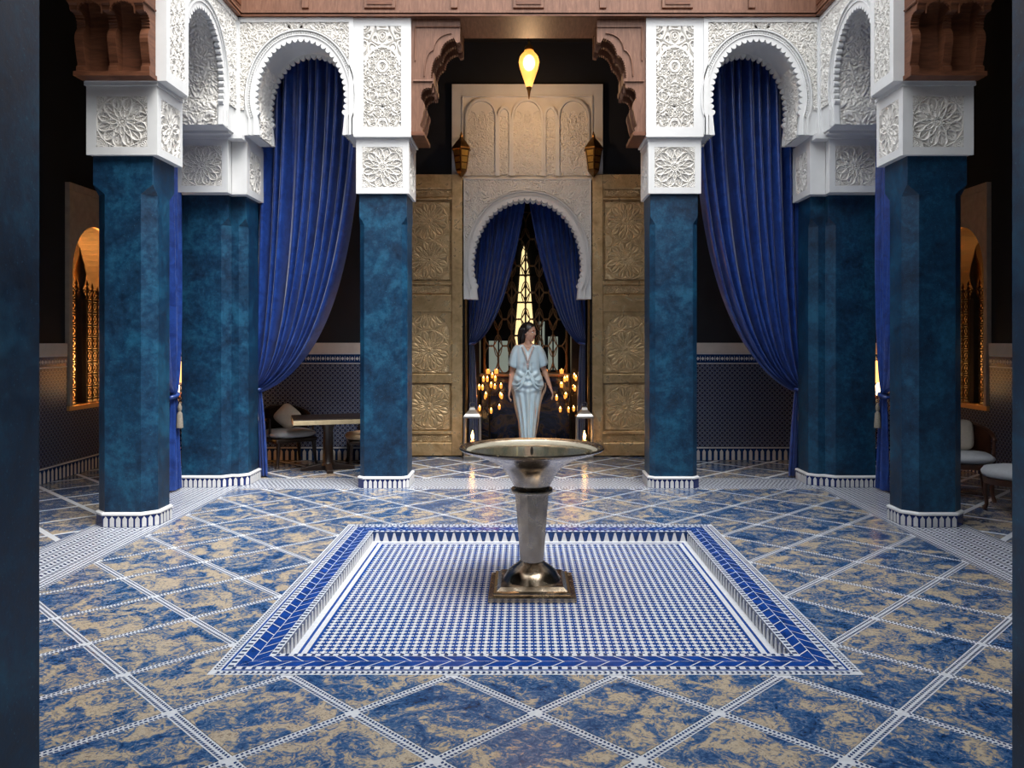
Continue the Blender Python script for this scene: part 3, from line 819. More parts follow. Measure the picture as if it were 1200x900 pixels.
frieze('trim_5', 'pale cedar frieze with raised panels across the back of the court', lambda t, w, z: (t, 8.085+w, z), -2.9, 2.9, (0, 8.35, 4.72), 0.0)
frieze('trim_6', 'cedar frieze above the left arcade', lambda t, w, z: (-2.905-w, t, z), 1.5, 8.6, (-3.2, 5, 4.72), 5.04)
frieze('trim_7', 'cedar frieze above the right arcade', lambda t, w, z: (2.905+w, t, z), 1.5, 8.6, (3.2, 5, 4.72), 5.04)
frieze('trim_8', 'cedar frieze above the near arcade', lambda t, w, z: (t, 2.04-w, z), -2.9, 2.9, (0, 1.8, 4.72), 0.0)

mb = MB()  # unseen upper walls, added so sky light falls more steeply into the court
for x0, x1, y0, y1 in ((-3.45, 3.45, 8.12, 8.66), (-3.45, 3.45, 1.45, 2.0), (-3.45, -2.94, 2.0, 8.12), (2.94, 3.45, 2.0, 8.12)): mb.box(x0, x1, y0, y1, 5.62, 6.5)
wall('wall_upper', mb, 'stucco_warm', 'unseen pale upper walls added above the cedar frieze')

# ------------------------------------------------------------------ stepped cedar brackets
def teeth(pts, A=0.010, pitch=0.024):
    """saw a run of points into little teeth"""
    P = np.array(pts); sl = np.concatenate([[0], np.cumsum(np.hypot(*np.diff(P, axis=0).T))]); n = max(2, int(sl[-1]/pitch)); out = []
    for i in range(2*n+1):
        t = sl[-1]*i/(2*n); x, y = np.interp(t, sl, P[:, 0]), np.interp(t, sl, P[:, 1])
        e = 0.01; tx, ty = np.interp(t+e, sl, P[:, 0])-np.interp(t-e, sl, P[:, 0]), np.interp(t+e, sl, P[:, 1])-np.interp(t-e, sl, P[:, 1]); l = math.hypot(tx, ty) or 1
        d = A if i % 2 else -A*0.3
        out.append((x-ty/l*d, y+tx/l*d))
    return out
def bez(p0, p1, p2, n=10): return [((1-t)**2*p0[0]+2*t*(1-t)*p1[0]+t*t*p2[0], (1-t)**2*p0[1]+2*t*(1-t)*p1[1]+t*t*p2[1]) for t in np.linspace(0, 1, n)]
up_lobe = bez((0.425, 4.53), (0.30, 4.50), (0.285, 4.36), 8)+bez((0.285, 4.36), (0.20, 4.34), (0.195, 4.13), 8)
lo_lobe = bez((0.20, 4.03), (0.09, 4.05), (0.095, 3.93), 9)+bez((0.10, 3.92), (0.155, 3.86), (0.12, 3.78), 6)+bez((0.12, 3.78), (0.11, 3.70), (0.09, 3.66), 5)
prof = [(0.0, 4.72), (0.49, 4.72), (0.49, 4.49), (0.455, 4.48)]+teeth(up_lobe)+[(0.225, 4.12), (0.225, 4.075), (0.205, 4.065)]+teeth(lo_lobe[:9], 0.008)+lo_lobe[9:]+[(0.09, 3.64), (0.11, 3.63), (0.11, 3.56), (0.0, 3.56)]
fill = [(0.0, 4.72), (0.46, 4.72), (0.46, 4.60)]+bez((0.40, 4.60), (0.12, 4.58), (0.05, 4.30), 8)+[(0.05, 4.12)]+bez((0.04, 4.08), (0.02, 4.05), (0.02, 3.95), 6)+[(0.02, 3.60), (0.0, 3.60)]
def bracket(label, fn, W, loc, mats=('cedar_pale', 'cedar')):
    """fn(p, w, z): p out from the pier, w across the thickness 0..W"""
    T = thing('wooden_bracket', label, 'bracket', loc, 'carved cedar brackets')
    rt = 0.065
    for w0 in (0.0, (W-rt)/2, W-rt):
        MB().prism(prof, w0, w0+rt, lambda u, v, w: fn(u, w, v)).build('rib', mats[0], T)
    for a, b in ((rt, (W-rt)/2), ((W+rt)/2, W-rt)):
        MB().prism(fill, a, b, lambda u, v, w: fn(u, w, v)).build('infill_board', mats[1], T)
        # cross boards with lobed lower edges at both steps
        for p0, z0, z1 in ((0.20, 4.01, 4.20), (0.462, 4.49, 4.70)):
            c = (a+b)/2; h = (b-a)/2
            arc_ = [(c+h*math.cos(t), z0+0.085*math.sin(t)**0.8) for t in np.linspace(0, PI, 22)]
            sc = []
            for i, (x, y) in enumerate(arc_): sc.append((x, y-(0.010 if i % 2 else 0)))
            MB().prism([(a, z1), (b, z1)]+sc, p0, p0+0.022, lambda u, v, w: fn(w, u, v)).build('lobed_board', mats[0], T)
    MB().add([fn(p, w, z) for z in (3.55, 3.585) for p in (0, 0.13) for w in (-0.012, W+0.012)], [(0, 2, 3, 1), (4, 5, 7, 6), (0, 1, 5, 4), (2, 6, 7, 3), (0, 4, 6, 2), (1, 3, 7, 5)]).build('foot_moulding', mats[1], T)
    # thin raised mouldings on the outer face
    for w_, dw in ((-0.008, 0), (W+0.008, 0)):
        mb = MB()
        pts = [(p-0.055, z+0.045) for p, z in bez((0.46, 4.53), (0.30, 4.52), (0.275, 4.36), 8)+bez((0.275, 4.36), (0.19, 4.34), (0.185, 4.10), 8)]
        mb.tube([fn(p, w_, z) for p, z in pts], 0.007, 5)
        mb.tube([fn(p, w_, z) for p, z in ((0.04, 4.64), (0.49, 4.64))], 0.008, 5)
        mb.tube([fn(p, w_, z) for p, z in ((0.04, 4.64), (0.04, 4.30))], 0.008, 5)
        mb.tube([fn(p, w_, z) for p, z in ((0.02, 4.095), (0.215, 4.095))], 0.010, 5)
        mb.build('moulding', mats[0], T)
    return T
for s in (-1, 1):
    nb = NAMES[s]
    bracket('stepped pale cedar bracket at the upper '+nb+' of the doorway bay', lambda p, w, z, s=s: (s*(1.178-p), 8.115+w, z), 0.52, (s*1.0, 8.37, 3.55))
    bracket('reddish cedar bracket with two niches on top of the nearest '+nb+' column', lambda p, w, z, s=s: (s*(2.965+w), 6.40-p, z), 0.57, (s*3.25, 6.3, 3.55), ('cedar', 'cedar'))

# ------------------------------------------------------------------ portal: carved overpanel, arch, bronze doors
YP = 10.42
fy = lambda u, v, w: (u, YP+w, v)
T = thing('overdoor_panel', 'pale carved stucco panel with five blind arches above the doorway', 'panel', (0, YP, 3.56))
mb = MB(); mb.box(-0.955, 0.955, YP-0.02, YP+0.03, 3.56, 4.77); mb.build('backing', 'stucco_carved', T)
mb = MB()
mb.prism([(-0.97, 3.56), (-0.97, 4.78), (0.97, 4.78), (0.97, 3.56), (0.84, 3.56), (0.84, 4.63), (-0.84, 4.63), (-0.84, 3.56)], -0.05, -0.02, fy)
mb.prism([(-0.84, 3.56), (-0.84, 4.63), (0.84, 4.63), (0.84, 3.56), (0.825, 3.56), (0.825, 4.615), (-0.825, 4.615), (-0.825, 3.56)], -0.065, -0.02, fy)
mb.build('frame', 'stucco', T, bevel=0.004)
def tip(hw, z0, zs, zt, n=9):
    R = [(hw*math.cos(t)**0.9, zs+(zt-zs)*math.sin(t)) for t in np.linspace(0, PI/2*0.999, n)]
    return [(-hw, z0)]+[(-x, z) for x, z in R]+[(x, z) for x, z in R[::-1]]+[(hw, z0)]
for c, hw, zs, zt in ((-0.59, 0.18, 4.33, 4.56), (-0.297, 0.062, 4.33, 4.46), (0.0, 0.18, 4.33, 4.56), (0.297, 0.062, 4.33, 4.46), (0.59, 0.18, 4.33, 4.56)):
    o_ = tip(hw+0.026, 3.60, zs, zt+0.03); i_ = tip(hw, 3.60, zs, zt)
    MB().prism([(c+x, z) for x, z in o_]+[(c+x, z) for x, z in i_[::-1]], -0.068, -0.02, fy).build('blind_arch', 'stucco', T)
    U, V = np.meshgrid(np.linspace(-hw, hw, int(hw*2*330)), np.linspace(3.61, zt, int((zt-3.61)*330)))
    msk = (V < zs) | ((np.abs(U)/hw)**2.1+((V-zs)/(zt-zs))**2 < 0.98)
    spike = (V > zs-0.02+0.13*np.abs(np.cos(U/hw*PI*1.5))**0.8*(1.0 if hw > 0.1 else 0.5))
    H = np.where(spike, 0.95, vines(U, V-0.11, 22) if hw > 0.1 else stars(U, V, 75))
    P = np.stack([U+c, YP-0.02-0.022*soft(soft(H)), V], -1)
    grid_obj('carved_field', P, 'stucco_carved', T, msk)
arch('doorway_arch', 'white carved horseshoe arch framing the doorway and its curtains', -0.815, 0.815, 2.02, 3.56, 0.0, 0.685, 2.44, 0.84, 0.22, lambda u, v, w: (u, YP-0.06+w, v), (0, YP, 2.02), N=41, low=0.42, pattern=19, soffit=(), sp_margin=0.012)
mb = MB()
for s in (-1, 1): 
    tag(MB().box(min(s*0.80, s*0.775), max(s*0.80, s*0.775), YP-0.06, YP+0.30, 0, 2.02).build('trim_%d' % (9 if s < 0 else 10), 'brass_dark'), 'thin dark '+NAMES[s]+' jamb of the doorway below the arch', 'jamb', kind='structure')

def lines_ros(u, v, sz):
    """twelvefold strapwork repeating every sz"""
    uu = (u/sz*2+1) % 2-1; vv = (v/sz*2+1) % 2-1
    return 1-rosette(uu, vv, 12, 0.040)
def door(name, label, s):
    x0, x1 = 0.83, 1.69
    T = thing(name, label, 'door', (s*1.26, YP-0.05, 0), kind='structure')
    f = lambda u, v, w: (s*u, YP-0.075+w, v)
    def bx(nm, a, b, z0, z1, w0, w1, mat, par=T, bev=0.006):
        m = MB(); m.prism([(a, z0), (a, z1), (b, z1), (b, z0)], w0, w1, f); return m.build(nm, mat, par, bevel=bev)
    bx('leaf', x0, x1, 0.02, 3.61, 0.0, 0.05, 'bronze')
    bx('stile', x0, x0+0.135, 0.02, 3.61, -0.034, 0, 'bronze'); bx('stile', x1-0.135, x1, 0.02, 3.61, -0.034, 0, 'bronze')
    for z0, z1 in ((0.02, 0.18), (0.30, 0.33), (0.95, 1.06), (1.86, 2.07), (2.21, 2.245), (3.285, 3.31), (3.43, 3.61)):
        bx('rail', x0+0.135, x1-0.135, z0, z1, -0.034, 0, 'bronze')
    # inner moulding frames
    m = MB()
    for z0, z1 in ((0.18, 0.30), (0.33, 0.95), (1.06, 1.86), (2.07, 2.21), (2.245, 3.285), (3.31, 3.43)):
        a, b = x0+0.135, x1-0.135
        P = [(a, z0), (a, z1), (b, z1), (b, z0)]
        m.tube([f(p[0], p[1], -0.022) for p in P], 0.010, 6, True)
        P = [(a+0.022, z0+0.018), (a+0.022, z1-0.018), (b-0.022, z1-0.018), (b-0.022, z0+0.018)]
        m.tube([f(p[0], p[1], -0.004) for p in P], 0.007, 6, True)
    m.build('moulding', 'bronze', T, smooth=60)
    cx = (x0+x1)/2
    def carve(w_, z0, z1, fn, mask=None):
        U, V = np.meshgrid(np.linspace(-w_/2, w_/2, int(w_*330)), np.linspace(z0, z1, int((z1-z0)*330)))
        P = np.stack([s*(U+cx), YP-0.075-0.001-0.014*fn(U, V), V], -1)
        return grid_obj('carved_panel', P, 'bronze_carved', T, mask(U, V) if mask else None)
    carve(0.52, 2.27, 3.26, lambda u, v: lines_ros(u, v-2.52, 0.495))
    carve(0.52, 0.35, 0.93, lambda u, v: lines_ros(u, v-0.64, 0.54))
    for z0, z1 in ((0.20, 0.285), (2.09, 2.195), (3.325, 3.42)): carve(0.52, z0, z1, lambda u, v: 1-vines(u, v, 26))
    ok = lambda u, v: (v < 1.58) | ((np.abs(u)/0.26)**2+((v-1.58)/0.24)**2 < 1)
    carve(0.52, 1.08, 1.83, lambda u, v: lines_ros(u, v-1.36, 0.53), ok)
    i_ = tip(0.262, 1.07, 1.58, 1.82, 14)
    MB().prism([(cx-0.29, 1.06), (cx-0.29, 1.86), (cx+0.29, 1.86), (cx+0.29, 1.06)]+[(cx+x, z) for x, z in i_[::-1]], -0.018, 0, f).build('arched_frame', 'bronze', T, bevel=0.003)
    return T
door('door_1', 'tall carved bronze door leaf folded open left of the doorway', -1)
door('door_2', 'tall carved bronze door leaf folded open right of the doorway', 1)

# ------------------------------------------------------------------ room beyond the doorway
mb = MB()
mb.box(-3.2, -3.0, 10.75, 14.2, 0, ZC); mb.box(3.0, 3.2, 10.75, 14.2, 0, ZC)
lw = [(-0.16, 1.05), (-0.17, 1.55), (-0.09, 2.55), (-0.055, 2.95), (-0.02, 3.06), (0.02, 2.95), (0.07, 2.55), (0.15, 1.55), (0.14, 1.05)]
mb.box(-3.2, 3.2, 13.4, 13.6, 0, ZC)
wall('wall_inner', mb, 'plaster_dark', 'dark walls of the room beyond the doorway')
T = thing('window_1', 'tall narrow glowing window seen through the iron grille', 'window', (0, 13.38, 1.0), kind='structure')
fw = lambda u, v, w: (u, 13.38+w, v)
MB().prism([(x-0.02, z) for x, z in lw], 0.0, 0.02, fw).build('pane', 'window_lit', T)
m = MB()
for z in (1.55, 2.1, 2.55): m.box(-0.19, 0.15, 13.34, 13.37, z, z+0.03)
m.box(-0.03, 0.0, 13.34, 13.37, 1.05, 2.95); m.build('glazing_bar', 'iron_dark', T)
for i, (xa, xb, za, zb) in enumerate(((-0.62, -0.30, 0.9, 1.48), (0.36, 0.52, 1.0, 1.55), (0.20, 0.30, 1.4, 1.8))):
    T = thing('window_%d' % (i+2), ('pale pane low on the left behind the grille', 'pale green pane low on the right behind the grille', 'small grey pane right of the tall glowing window')[i], 'window', ((xa+xb)/2, 13.38, za), kind='structure')
    MB().box(xa, xb, 13.37, 13.39, za, zb).build('pane', 'window_dim', T); MB().box((xa+xb)/2-0.012, (xa+xb)/2+0.012, 13.35, 13.37, za, zb).build('glazing_bar', 'iron_dark', T)
# marble parapet with side piers
T = thing('marble_parapet', 'dark veined marble parapet below the grille', 'parapet', (0, 11.75, 0))
MB().box(-0.66, 0.62, 11.62, 11.9, 0, 0.97).build('body', 'dark_marble', T, bevel=0.01)
MB().box(-0.68, 0.64, 11.58, 11.92, 0.97, 1.01).build('shelf', 'iron_bronze', T, bevel=0.006)
for s in (-1, 1):
    MB().box(min(s*0.66, s*0.86)-0.02, max(s*0.66, s*0.86)-0.02, 11.55, 11.92, 0, 3.4).build('pier', 'walnut', T)
# iron grille of interlaced loops
T = thing('iron_grille', 'bronzed iron grille of interlaced pointed loops above the parapet', 'grille', (-0.02, 11.75, 1.01))
def loop(cx, cz, a, b, n=20): return [(cx+a*math.cos(t)*(1-0.12*abs(math.sin(t))), 11.75, cz+b*math.sin(t)) for t in np.linspace(0, 2*PI, n, endpoint=False)]
xg0, xg1, zg0, zg1 = -0.62, 0.58, 1.02, 3.35
m = MB(); m.tube([(xg0, 11.75, zg0), (xg0, 11.75, zg1), (xg1, 11.75, zg1), (xg1, 11.75, zg0)], 0.022, 6, True); m.build('frame', 'iron_bronze', T)
nx_, nz_ = 6, 6; dx = (xg1-xg0)/nx_; dz = (zg1-zg0)/nz_
for i in range(nx_):
    for j in range(nz_):
        m = MB().tube(loop(xg0+(i+.5)*dx, zg0+(j+.5)*dz, dx*0.52, dz*0.52), 0.010, 5, True); m.build('loop', 'iron_bronze', T, smooth=180)
for i in range(1, nx_):
    for j in range(1, nz_):
        m = MB().tube(loop(xg0+i*dx, zg0+j*dz, dx*0.30, dz*0.42, 14), 0.007, 5, True); m.build('small_loop', 'iron_bronze', T, smooth=180)
for i in range(0, nx_+1, 2):
    MB().tube([(xg0+i*dx, 11.76, zg0), (xg0+i*dx, 11.76, zg1)], 0.008, 5).build('bar', 'iron_bronze', T)

# ------------------------------------------------------------------ lights the place has
def point(name, loc, e, col, r=0.03):
    d = bpy.data.lights.new(name, 'POINT'); d.energy = e; d.color = col; d.shadow_soft_size = r
    o = bpy.data.objects.new(name, d); C.objects.link(o); o.location = loc; return o
# hanging glass lamp
lx, ly = 0.015, 9.55
T = thing('pendant_lamp', 'glowing ribbed teardrop pendant lamp hanging before the overdoor panel', 'lamp', (lx, ly, 4.36))
m = MB(); m.lathe([(0.006, 0.10), (0.03, 0.12), (0.10, 0.34), (0.115, 0.42), (0.10, 0.49), (0.055, 0.54), (0.05, 0.56)], (lx, ly, 4.36), 24, cap0=False, cap1=False)
m.v = [(x+(x-lx)*0.07*math.cos(12*math.atan2(y-ly, x-lx)), y+(y-ly)*0.07*math.cos(12*math.atan2(y-ly, x-lx)), z) for x, y, z in m.v]
m.build('glass', 'lamp_glass', T, smooth=180)
MB().lathe([(0.004, -0.02), (0.012, 0.03), (0.02, 0.08), (0.032, 0.11), (0.030, 0.125)], (lx, ly, 4.36), 16).build('finial', 'brass_dark', T, smooth=60)
MB().lathe([(0.05, 0.555), (0.058, 0.57), (0.05, 0.60), (0.015, 0.63), (0.010, 0.66)], (lx, ly, 4.36), 16).build('cap', 'brass', T, smooth=60)
MB().tube([(lx, ly, 4.99), (lx, ly, ZC)], 0.005, 5).build('chain', 'brass_dark', T)
MB().sphere((lx, ly, 4.77), (0.072, 0.072, 0.095)).build('bulb', 'lamp_bulb', T, smooth=180)
point('pendant_light', (lx, ly, 4.98-0.05), 16.0, (1.0, 0.62, 0.32), 0.05).location = (lx, ly-0.0, 4.30)

# brass wall lanterns either side of the overdoor panel
for s in (-1, 1):
    cx, cy = s*0.835+0.0, 10.22
    T = thing('wall_lantern', 'small hexagonal brass wall lantern on the '+NAMES[s]+' of the overdoor panel', 'lantern', (cx, cy, 3.60), 'brass wall lanterns')
    m = MB(); m.lathe([(0.055, 0.0), (0.065, 0.02), (0.075, 0.03), (0.115, 0.28), (0.125, 0.30)], (cx, cy, 3.60), 6, rot=PI/6); m.build('body', 'brass_dark', T)
    for k in range(6):
        a = k*PI/3; t = Vector((-math.sin(a), math.cos(a), 0)); n = Vector((math.cos(a), math.sin(a), 0))
        for zz, (za, zb) in enumerate(((0.05, 0.12), (0.135, 0.20), (0.215, 0.28))):
            q = []
            for z in (za, zb):
                r = (0.075+(z-0.03)*0.16)*math.cos(PI/6)+0.004; hw = r*0.42
                for sg in (-1, 1): q.append(Vector((cx, cy, 3.60+z))+n*r+t*hw*sg)
            MB().add([tuple(q[0]), tuple(q[1]), tuple(q[3]), tuple(q[2])], [(0, 1, 2, 3)]).build('pane', 'brass', T)
    MB().lathe([(0.135, 0.30), (0.128, 0.32), (0.07, 0.40), (0.03, 0.44), (0.022, 0.46), (0.024, 0.48), (0.004, 0.53)], (cx, cy, 3.60), 6, rot=PI/6).build('roof', 'brass_dark', T)
    MB().tube([(cx, cy, 3.60+0.46), (cx, cy+0.08, 4.10), (cx, YP+0.02, 4.06)], 0.008, 6).build('arm', 'brass_dark', T)
    MB().lathe([(0.02, -0.04), (0.05, 0.0)], (cx, cy, 3.60), 6, rot=PI/6).build('base', 'brass_dark', T)

# floor lanterns with candles
for s in (-1, 1):
    cx, cy = (-0.69 if s < 0 else 0.715), 10.15
    T = thing('floor_lantern', 'tall metal candle lantern with pointed roof on the floor at the '+NAMES[s]+' of the doorway', 'lantern', (cx, cy, 0.003), 'floor lanterns in the doorway')
    hw = 0.095
    MB().box(cx-hw-0.01, cx+hw+0.01, cy-hw-0.01, cy+hw+0.01, 0.003, 0.05).build('base', 'steel', T, bevel=0.005)
    for a in (-1, 1):
        for b in (-1, 1):
            MB().box(cx+a*hw-0.009, cx+a*hw+0.009, cy+b*hw-0.009, cy+b*hw+0.009, 0.05, 0.52).build('post', 'steel', T)
    MB().box(cx-hw-0.015, cx+hw+0.015, cy-hw-0.015, cy+hw+0.015, 0.52, 0.545).build('rim', 'steel', T, bevel=0.004)
    MB().lathe([(0.145, 0.545), (0.12, 0.575), (0.055, 0.62), (0.04, 0.65), (0.018, 0.66)], (cx, cy, 0), 4, rot=PI/4).build('roof', 'steel', T)
    MB().tube([(cx+0.035*math.cos(t), cy, 0.685+0.03*math.sin(t)) for t in np.linspace(0, 2*PI, 14, endpoint=False)], 0.005, 5, True).build('ring', 'steel', T)
    for k in range(4):
        a = k*PI/2; n = Vector((math.cos(a), math.sin(a), 0)); t = Vector((-n.y, n.x, 0)); c_ = Vector((cx, cy, 0))+n*hw
        pts = [c_+t*(hw-0.012)*q+Vector((0, 0, z))+n*e for e in (0, 0.003) for q, z in ((-1, 0.05), (1, 0.05), (1, 0.52), (-1, 0.52))]
        MB().add([tuple(p) for p in pts], [(0, 1, 2, 3), (4, 5, 6, 7), (0, 1, 5, 4), (1, 2, 6, 5), (2, 3, 7, 6), (3, 0, 4, 7)]).build('pane', 'clear_glass', T)
    ca = MB().lathe([(0.03, 0.05), (0.03, 0.235), (0.02, 0.237)], (cx, cy, 0), 16).build('candle', 'wax', T, smooth=40)
    MB().lathe([(0.003, 0.24), (0.018, 0.265), (0.015, 0.30), (0.002, 0.36)], (cx, cy, 0), 12).build('flame', 'flame', ca, smooth=180)
    point('candle_light', (cx, cy-0.05, 0.30), 6.0, (1.0, 0.50, 0.16), 0.02)

# candelabra trees behind the doorway
for s in (-1, 1):
    cx, cy = (-0.52 if s < 0 else 0.60), 11.2
    T = thing('candelabrum', 'branching candle stand with many amber cups just inside the doorway on the '+NAMES[s], 'candelabrum', (cx, cy, 0.003), 'candle stands inside the doorway')
    MB().lathe([(0.12, 0.003), (0.11, 0.02), (0.03, 0.05), (0.014, 0.10), (0.014, 1.02)], (cx, cy, 0), 16).build('stand', 'iron_dark', T, smooth=50)
    rnd = random.Random(3+s)
    for tier, (z, r, n) in enumerate(((0.52, 0.14, 4), (0.70, 0.19, 5), (0.84, 0.16, 5), (0.96, 0.09, 4))):
        for k in range(n):
            a = 2*PI*(k+0.4*tier)/n+rnd.random()*0.3
            x, y, zz = cx+r*math.cos(a), cy+r*math.sin(a), z+rnd.uniform(-0.03, 0.03)
            MB().tube([(cx, cy, z-0.10), (cx+0.6*r*math.cos(a), cy+0.6*r*math.sin(a), z-0.12), (x, y, zz-0.02)], 0.005, 5).build('arm', 'iron_dark', T)
            cpo = MB().lathe([(0.010, -0.02), (0.017, 0.0), (0.019, 0.035)], (x, y, zz), 10, cap1=False).build('cup', 'amber_glow', T, smooth=60)
            MB().lathe([(0.003, 0.0), (0.011, 0.018), (0.002, 0.05)], (x, y, zz+0.01), 8).build('flame', 'flame', cpo, smooth=180)
    point('candle_stand_light', (cx, cy-0.02, 0.80), 1.2, (1.0, 0.45, 0.12), 0.1)
for i, x in enumerate((-0.56, -0.44, 0.27, 0.50)):
    T = thing('votive_candle', ('lit votive candle at the left end of the parapet shelf', 'second lit votive candle from the left on the parapet shelf', 'lit votive candle on the parapet shelf just right of the woman', 'lit votive candle at the right end of the parapet shelf')[i], 'candle', (x, 11.63, 1.01), 'votive candles on the parapet shelf')
    MB().lathe([(0.026, 0.0), (0.030, 0.06)], (x, 11.63, 1.01), 12, cap1=False).build('cup', 'amber_glow', T, smooth=60)
    MB().lathe([(0.003, 0.02), (0.010, 0.035), (0.002, 0.07)], (x, 11.63, 1.01), 8).build('flame', 'flame', T, smooth=180)

# lit niches in the side walls, with iron lattice screens
for s in (-1, 1):
    nb = NAMES[s]; par = side_walls[s]
    f = lambda u, v, w, s=s: (s*(5.05+w), u, v)
    na = (ny1-ny0)/2; nc = (ny0+ny1)/2
    T = thing('niche_surround', 'pale plaster surround of the arched niche on the '+nb+' gallery wall', 'surround', (s*5.05, nc, nz0))
    arcn = [(nc-na*math.cos(a), 2.25+0.55*math.sin(a)) for a in np.linspace(0, PI, 25)]
    y0, y1 = ny0-0.09, ny1+0.12
    MB().prism([(y0, 1.46), (y0, 3.22), (y1, 3.22), (y1, 1.46), (ny1, 1.46)]+arcn[::-1]+[(ny0, 1.46)], -0.035, 0.0, f).build('panel', 'plaster_frame', T)
    MB().prism([(y0, 3.14), (y0, 3.22), (y1, 3.22), (y1, 3.14)], -0.05, -0.035, f).build('frame_top', 'plaster_frame', T)
    MB().prism([(y0, 1.46), (y0, 3.14), (y0+0.04, 3.14), (y0+0.04, 1.46)], -0.05, -0.035, f).build('frame_side', 'plaster_frame', T)
    for a, b in ((ny0-0.05, ny0), (ny1, ny1+0.05)): MB().prism([(a, nz0), (a, 1.46), (b, 1.46), (b, nz0)], -0.035, 0.0, f).build('jamb', 'plaster_frame', T)
    MB().prism([(y0, nz0-0.05), (y0, nz0), (y1, nz0), (y1, nz0-0.05)], -0.05, 0.10, f).build('sill', 'plaster_orange', T)
    m = MB()   # niche box behind
    m.box(min(s*5.40, s*6.2), max(s*5.40, s*6.2), ny0-0.3, ny0-0.28, nz0-0.05, 3.1); m.box(min(s*5.40, s*6.2), max(s*5.40, s*6.2), ny1+0.28, ny1+0.3, nz0-0.05, 3.1)
    m.box(min(s*5.40, s*6.2), max(s*5.40, s*6.2), ny0-0.3, ny1+0.3, nz0-0.07, nz0-0.05); m.box(min(s*5.40, s*6.2), max(s*5.40, s*6.2), ny0-0.3, ny1+0.3, 3.1, 3.12)
    m.box(min(s*6.18, s*6.2), max(s*6.18, s*6.2), ny0-0.3, ny1+0.3, nz0-0.05, 3.1)
    m.build('niche_back', 'plaster_orange', T)
    d = point('niche_light', (s*5.85, nc-0.1, 1.2), 420 if s < 0 else 80, (1.0, 0.47, 0.12), 0.08)
    G_ = thing('lattice_screen', 'dark iron lattice screen with a tall pointed finial in the '+nb+' niche', 'screen', (s*5.18, nc, nz0))
    X = s*5.18
    m = MB()
    for i in range(9): y = ny0+0.02+i*(ny1-ny0-0.04)/8; m.tube([(X, y, nz0), (X, y, 1.98+0.12*(1-abs(i-4)/4))], 0.011, 5)
    for j in range(9): z = nz0+0.03+j*1.16/8; m.tube([(X, ny0+0.02, z), (X, ny1-0.02, z)], 0.011, 5)
    m.build('bars', 'iron_dark', G_)
    m = MB()
    for i in range(8):
        for j in range(9):
            y = ny0+0.02+(i+.5)*(ny1-ny0-0.04)/8; z = nz0+0.03+(j+.5)*1.16/8
            m.tube([(X, y+0.048*math.cos(t), z+0.05*math.sin(t)) for t in np.linspace(0, 2*PI, 10, endpoint=False)], 0.009, 4, True)
            m.tube([(X, y-0.055, z-0.07), (X, y+0.055, z+0.07)], 0.007, 4); m.tube([(X, y-0.055, z+0.07), (X, y+0.055, z-0.07)], 0.007, 4)
    tag(m.build('lattice', 'iron_dark', G_), kind='stuff')
    for i in range(9):
        y = ny0+0.02+i*(ny1-ny0-0.04)/8; zt = 1.98+0.12*(1-abs(i-4)/4)
        MB().lathe([(0.010, 0), (0.025, 0.02), (0.012, 0.05), (0.02, 0.07), (0.002, 0.13)], (X, y, zt), 8).build('finial', 'iron_dark', G_)
    ys_ = 9.35
    MB().lathe([(0.05, 0.0), (0.06, 0.05), (0.02, 0.12), (0.05, 0.20), (0.065, 0.30), (0.045, 0.42), (0.015, 0.52), (0.002, 0.62)], (X, ys_, 1.95), 14).build('spire', 'iron_dark', G_, smooth=180)
    MB().lathe([(0.07, 0), (0.07, 1.2)], (X, ys_, nz0), 8).build('post', 'iron_dark', G_)
    # small shaded lamp on the back wall of the side gallery
    lx = 4.30*s
    T = thing('wall_sconce', 'small lit sconce with tapered orange shade on the back wall of the '+nb+' gallery', 'sconce', (lx, 9.93, 0.88), 'sconces in the side galleries')
    MB().lathe([(0.13, 0.10), (0.05, 0.36)], (lx, 9.90, 0.88), 20, cap0=False, cap1=False).build('shade', 'shade_lit', T, smooth=180)
    MB().lathe([(0.03, -0.06), (0.035, 0.06), (0.01, 0.10)], (lx, 9.90, 0.88), 12).build('bulb', 'lamp_bulb', T, smooth=180)
    MB().tube([(lx, 9.90, 0.82), (lx, 9.98, 0.78), (lx, 10.03, 0.84)], 0.008, 6).build('arm', 'brass_dark', T)
    point('sconce_light', (lx, 9.80, 1.05), 0.9, (1.0, 0.45, 0.12), 0.05)

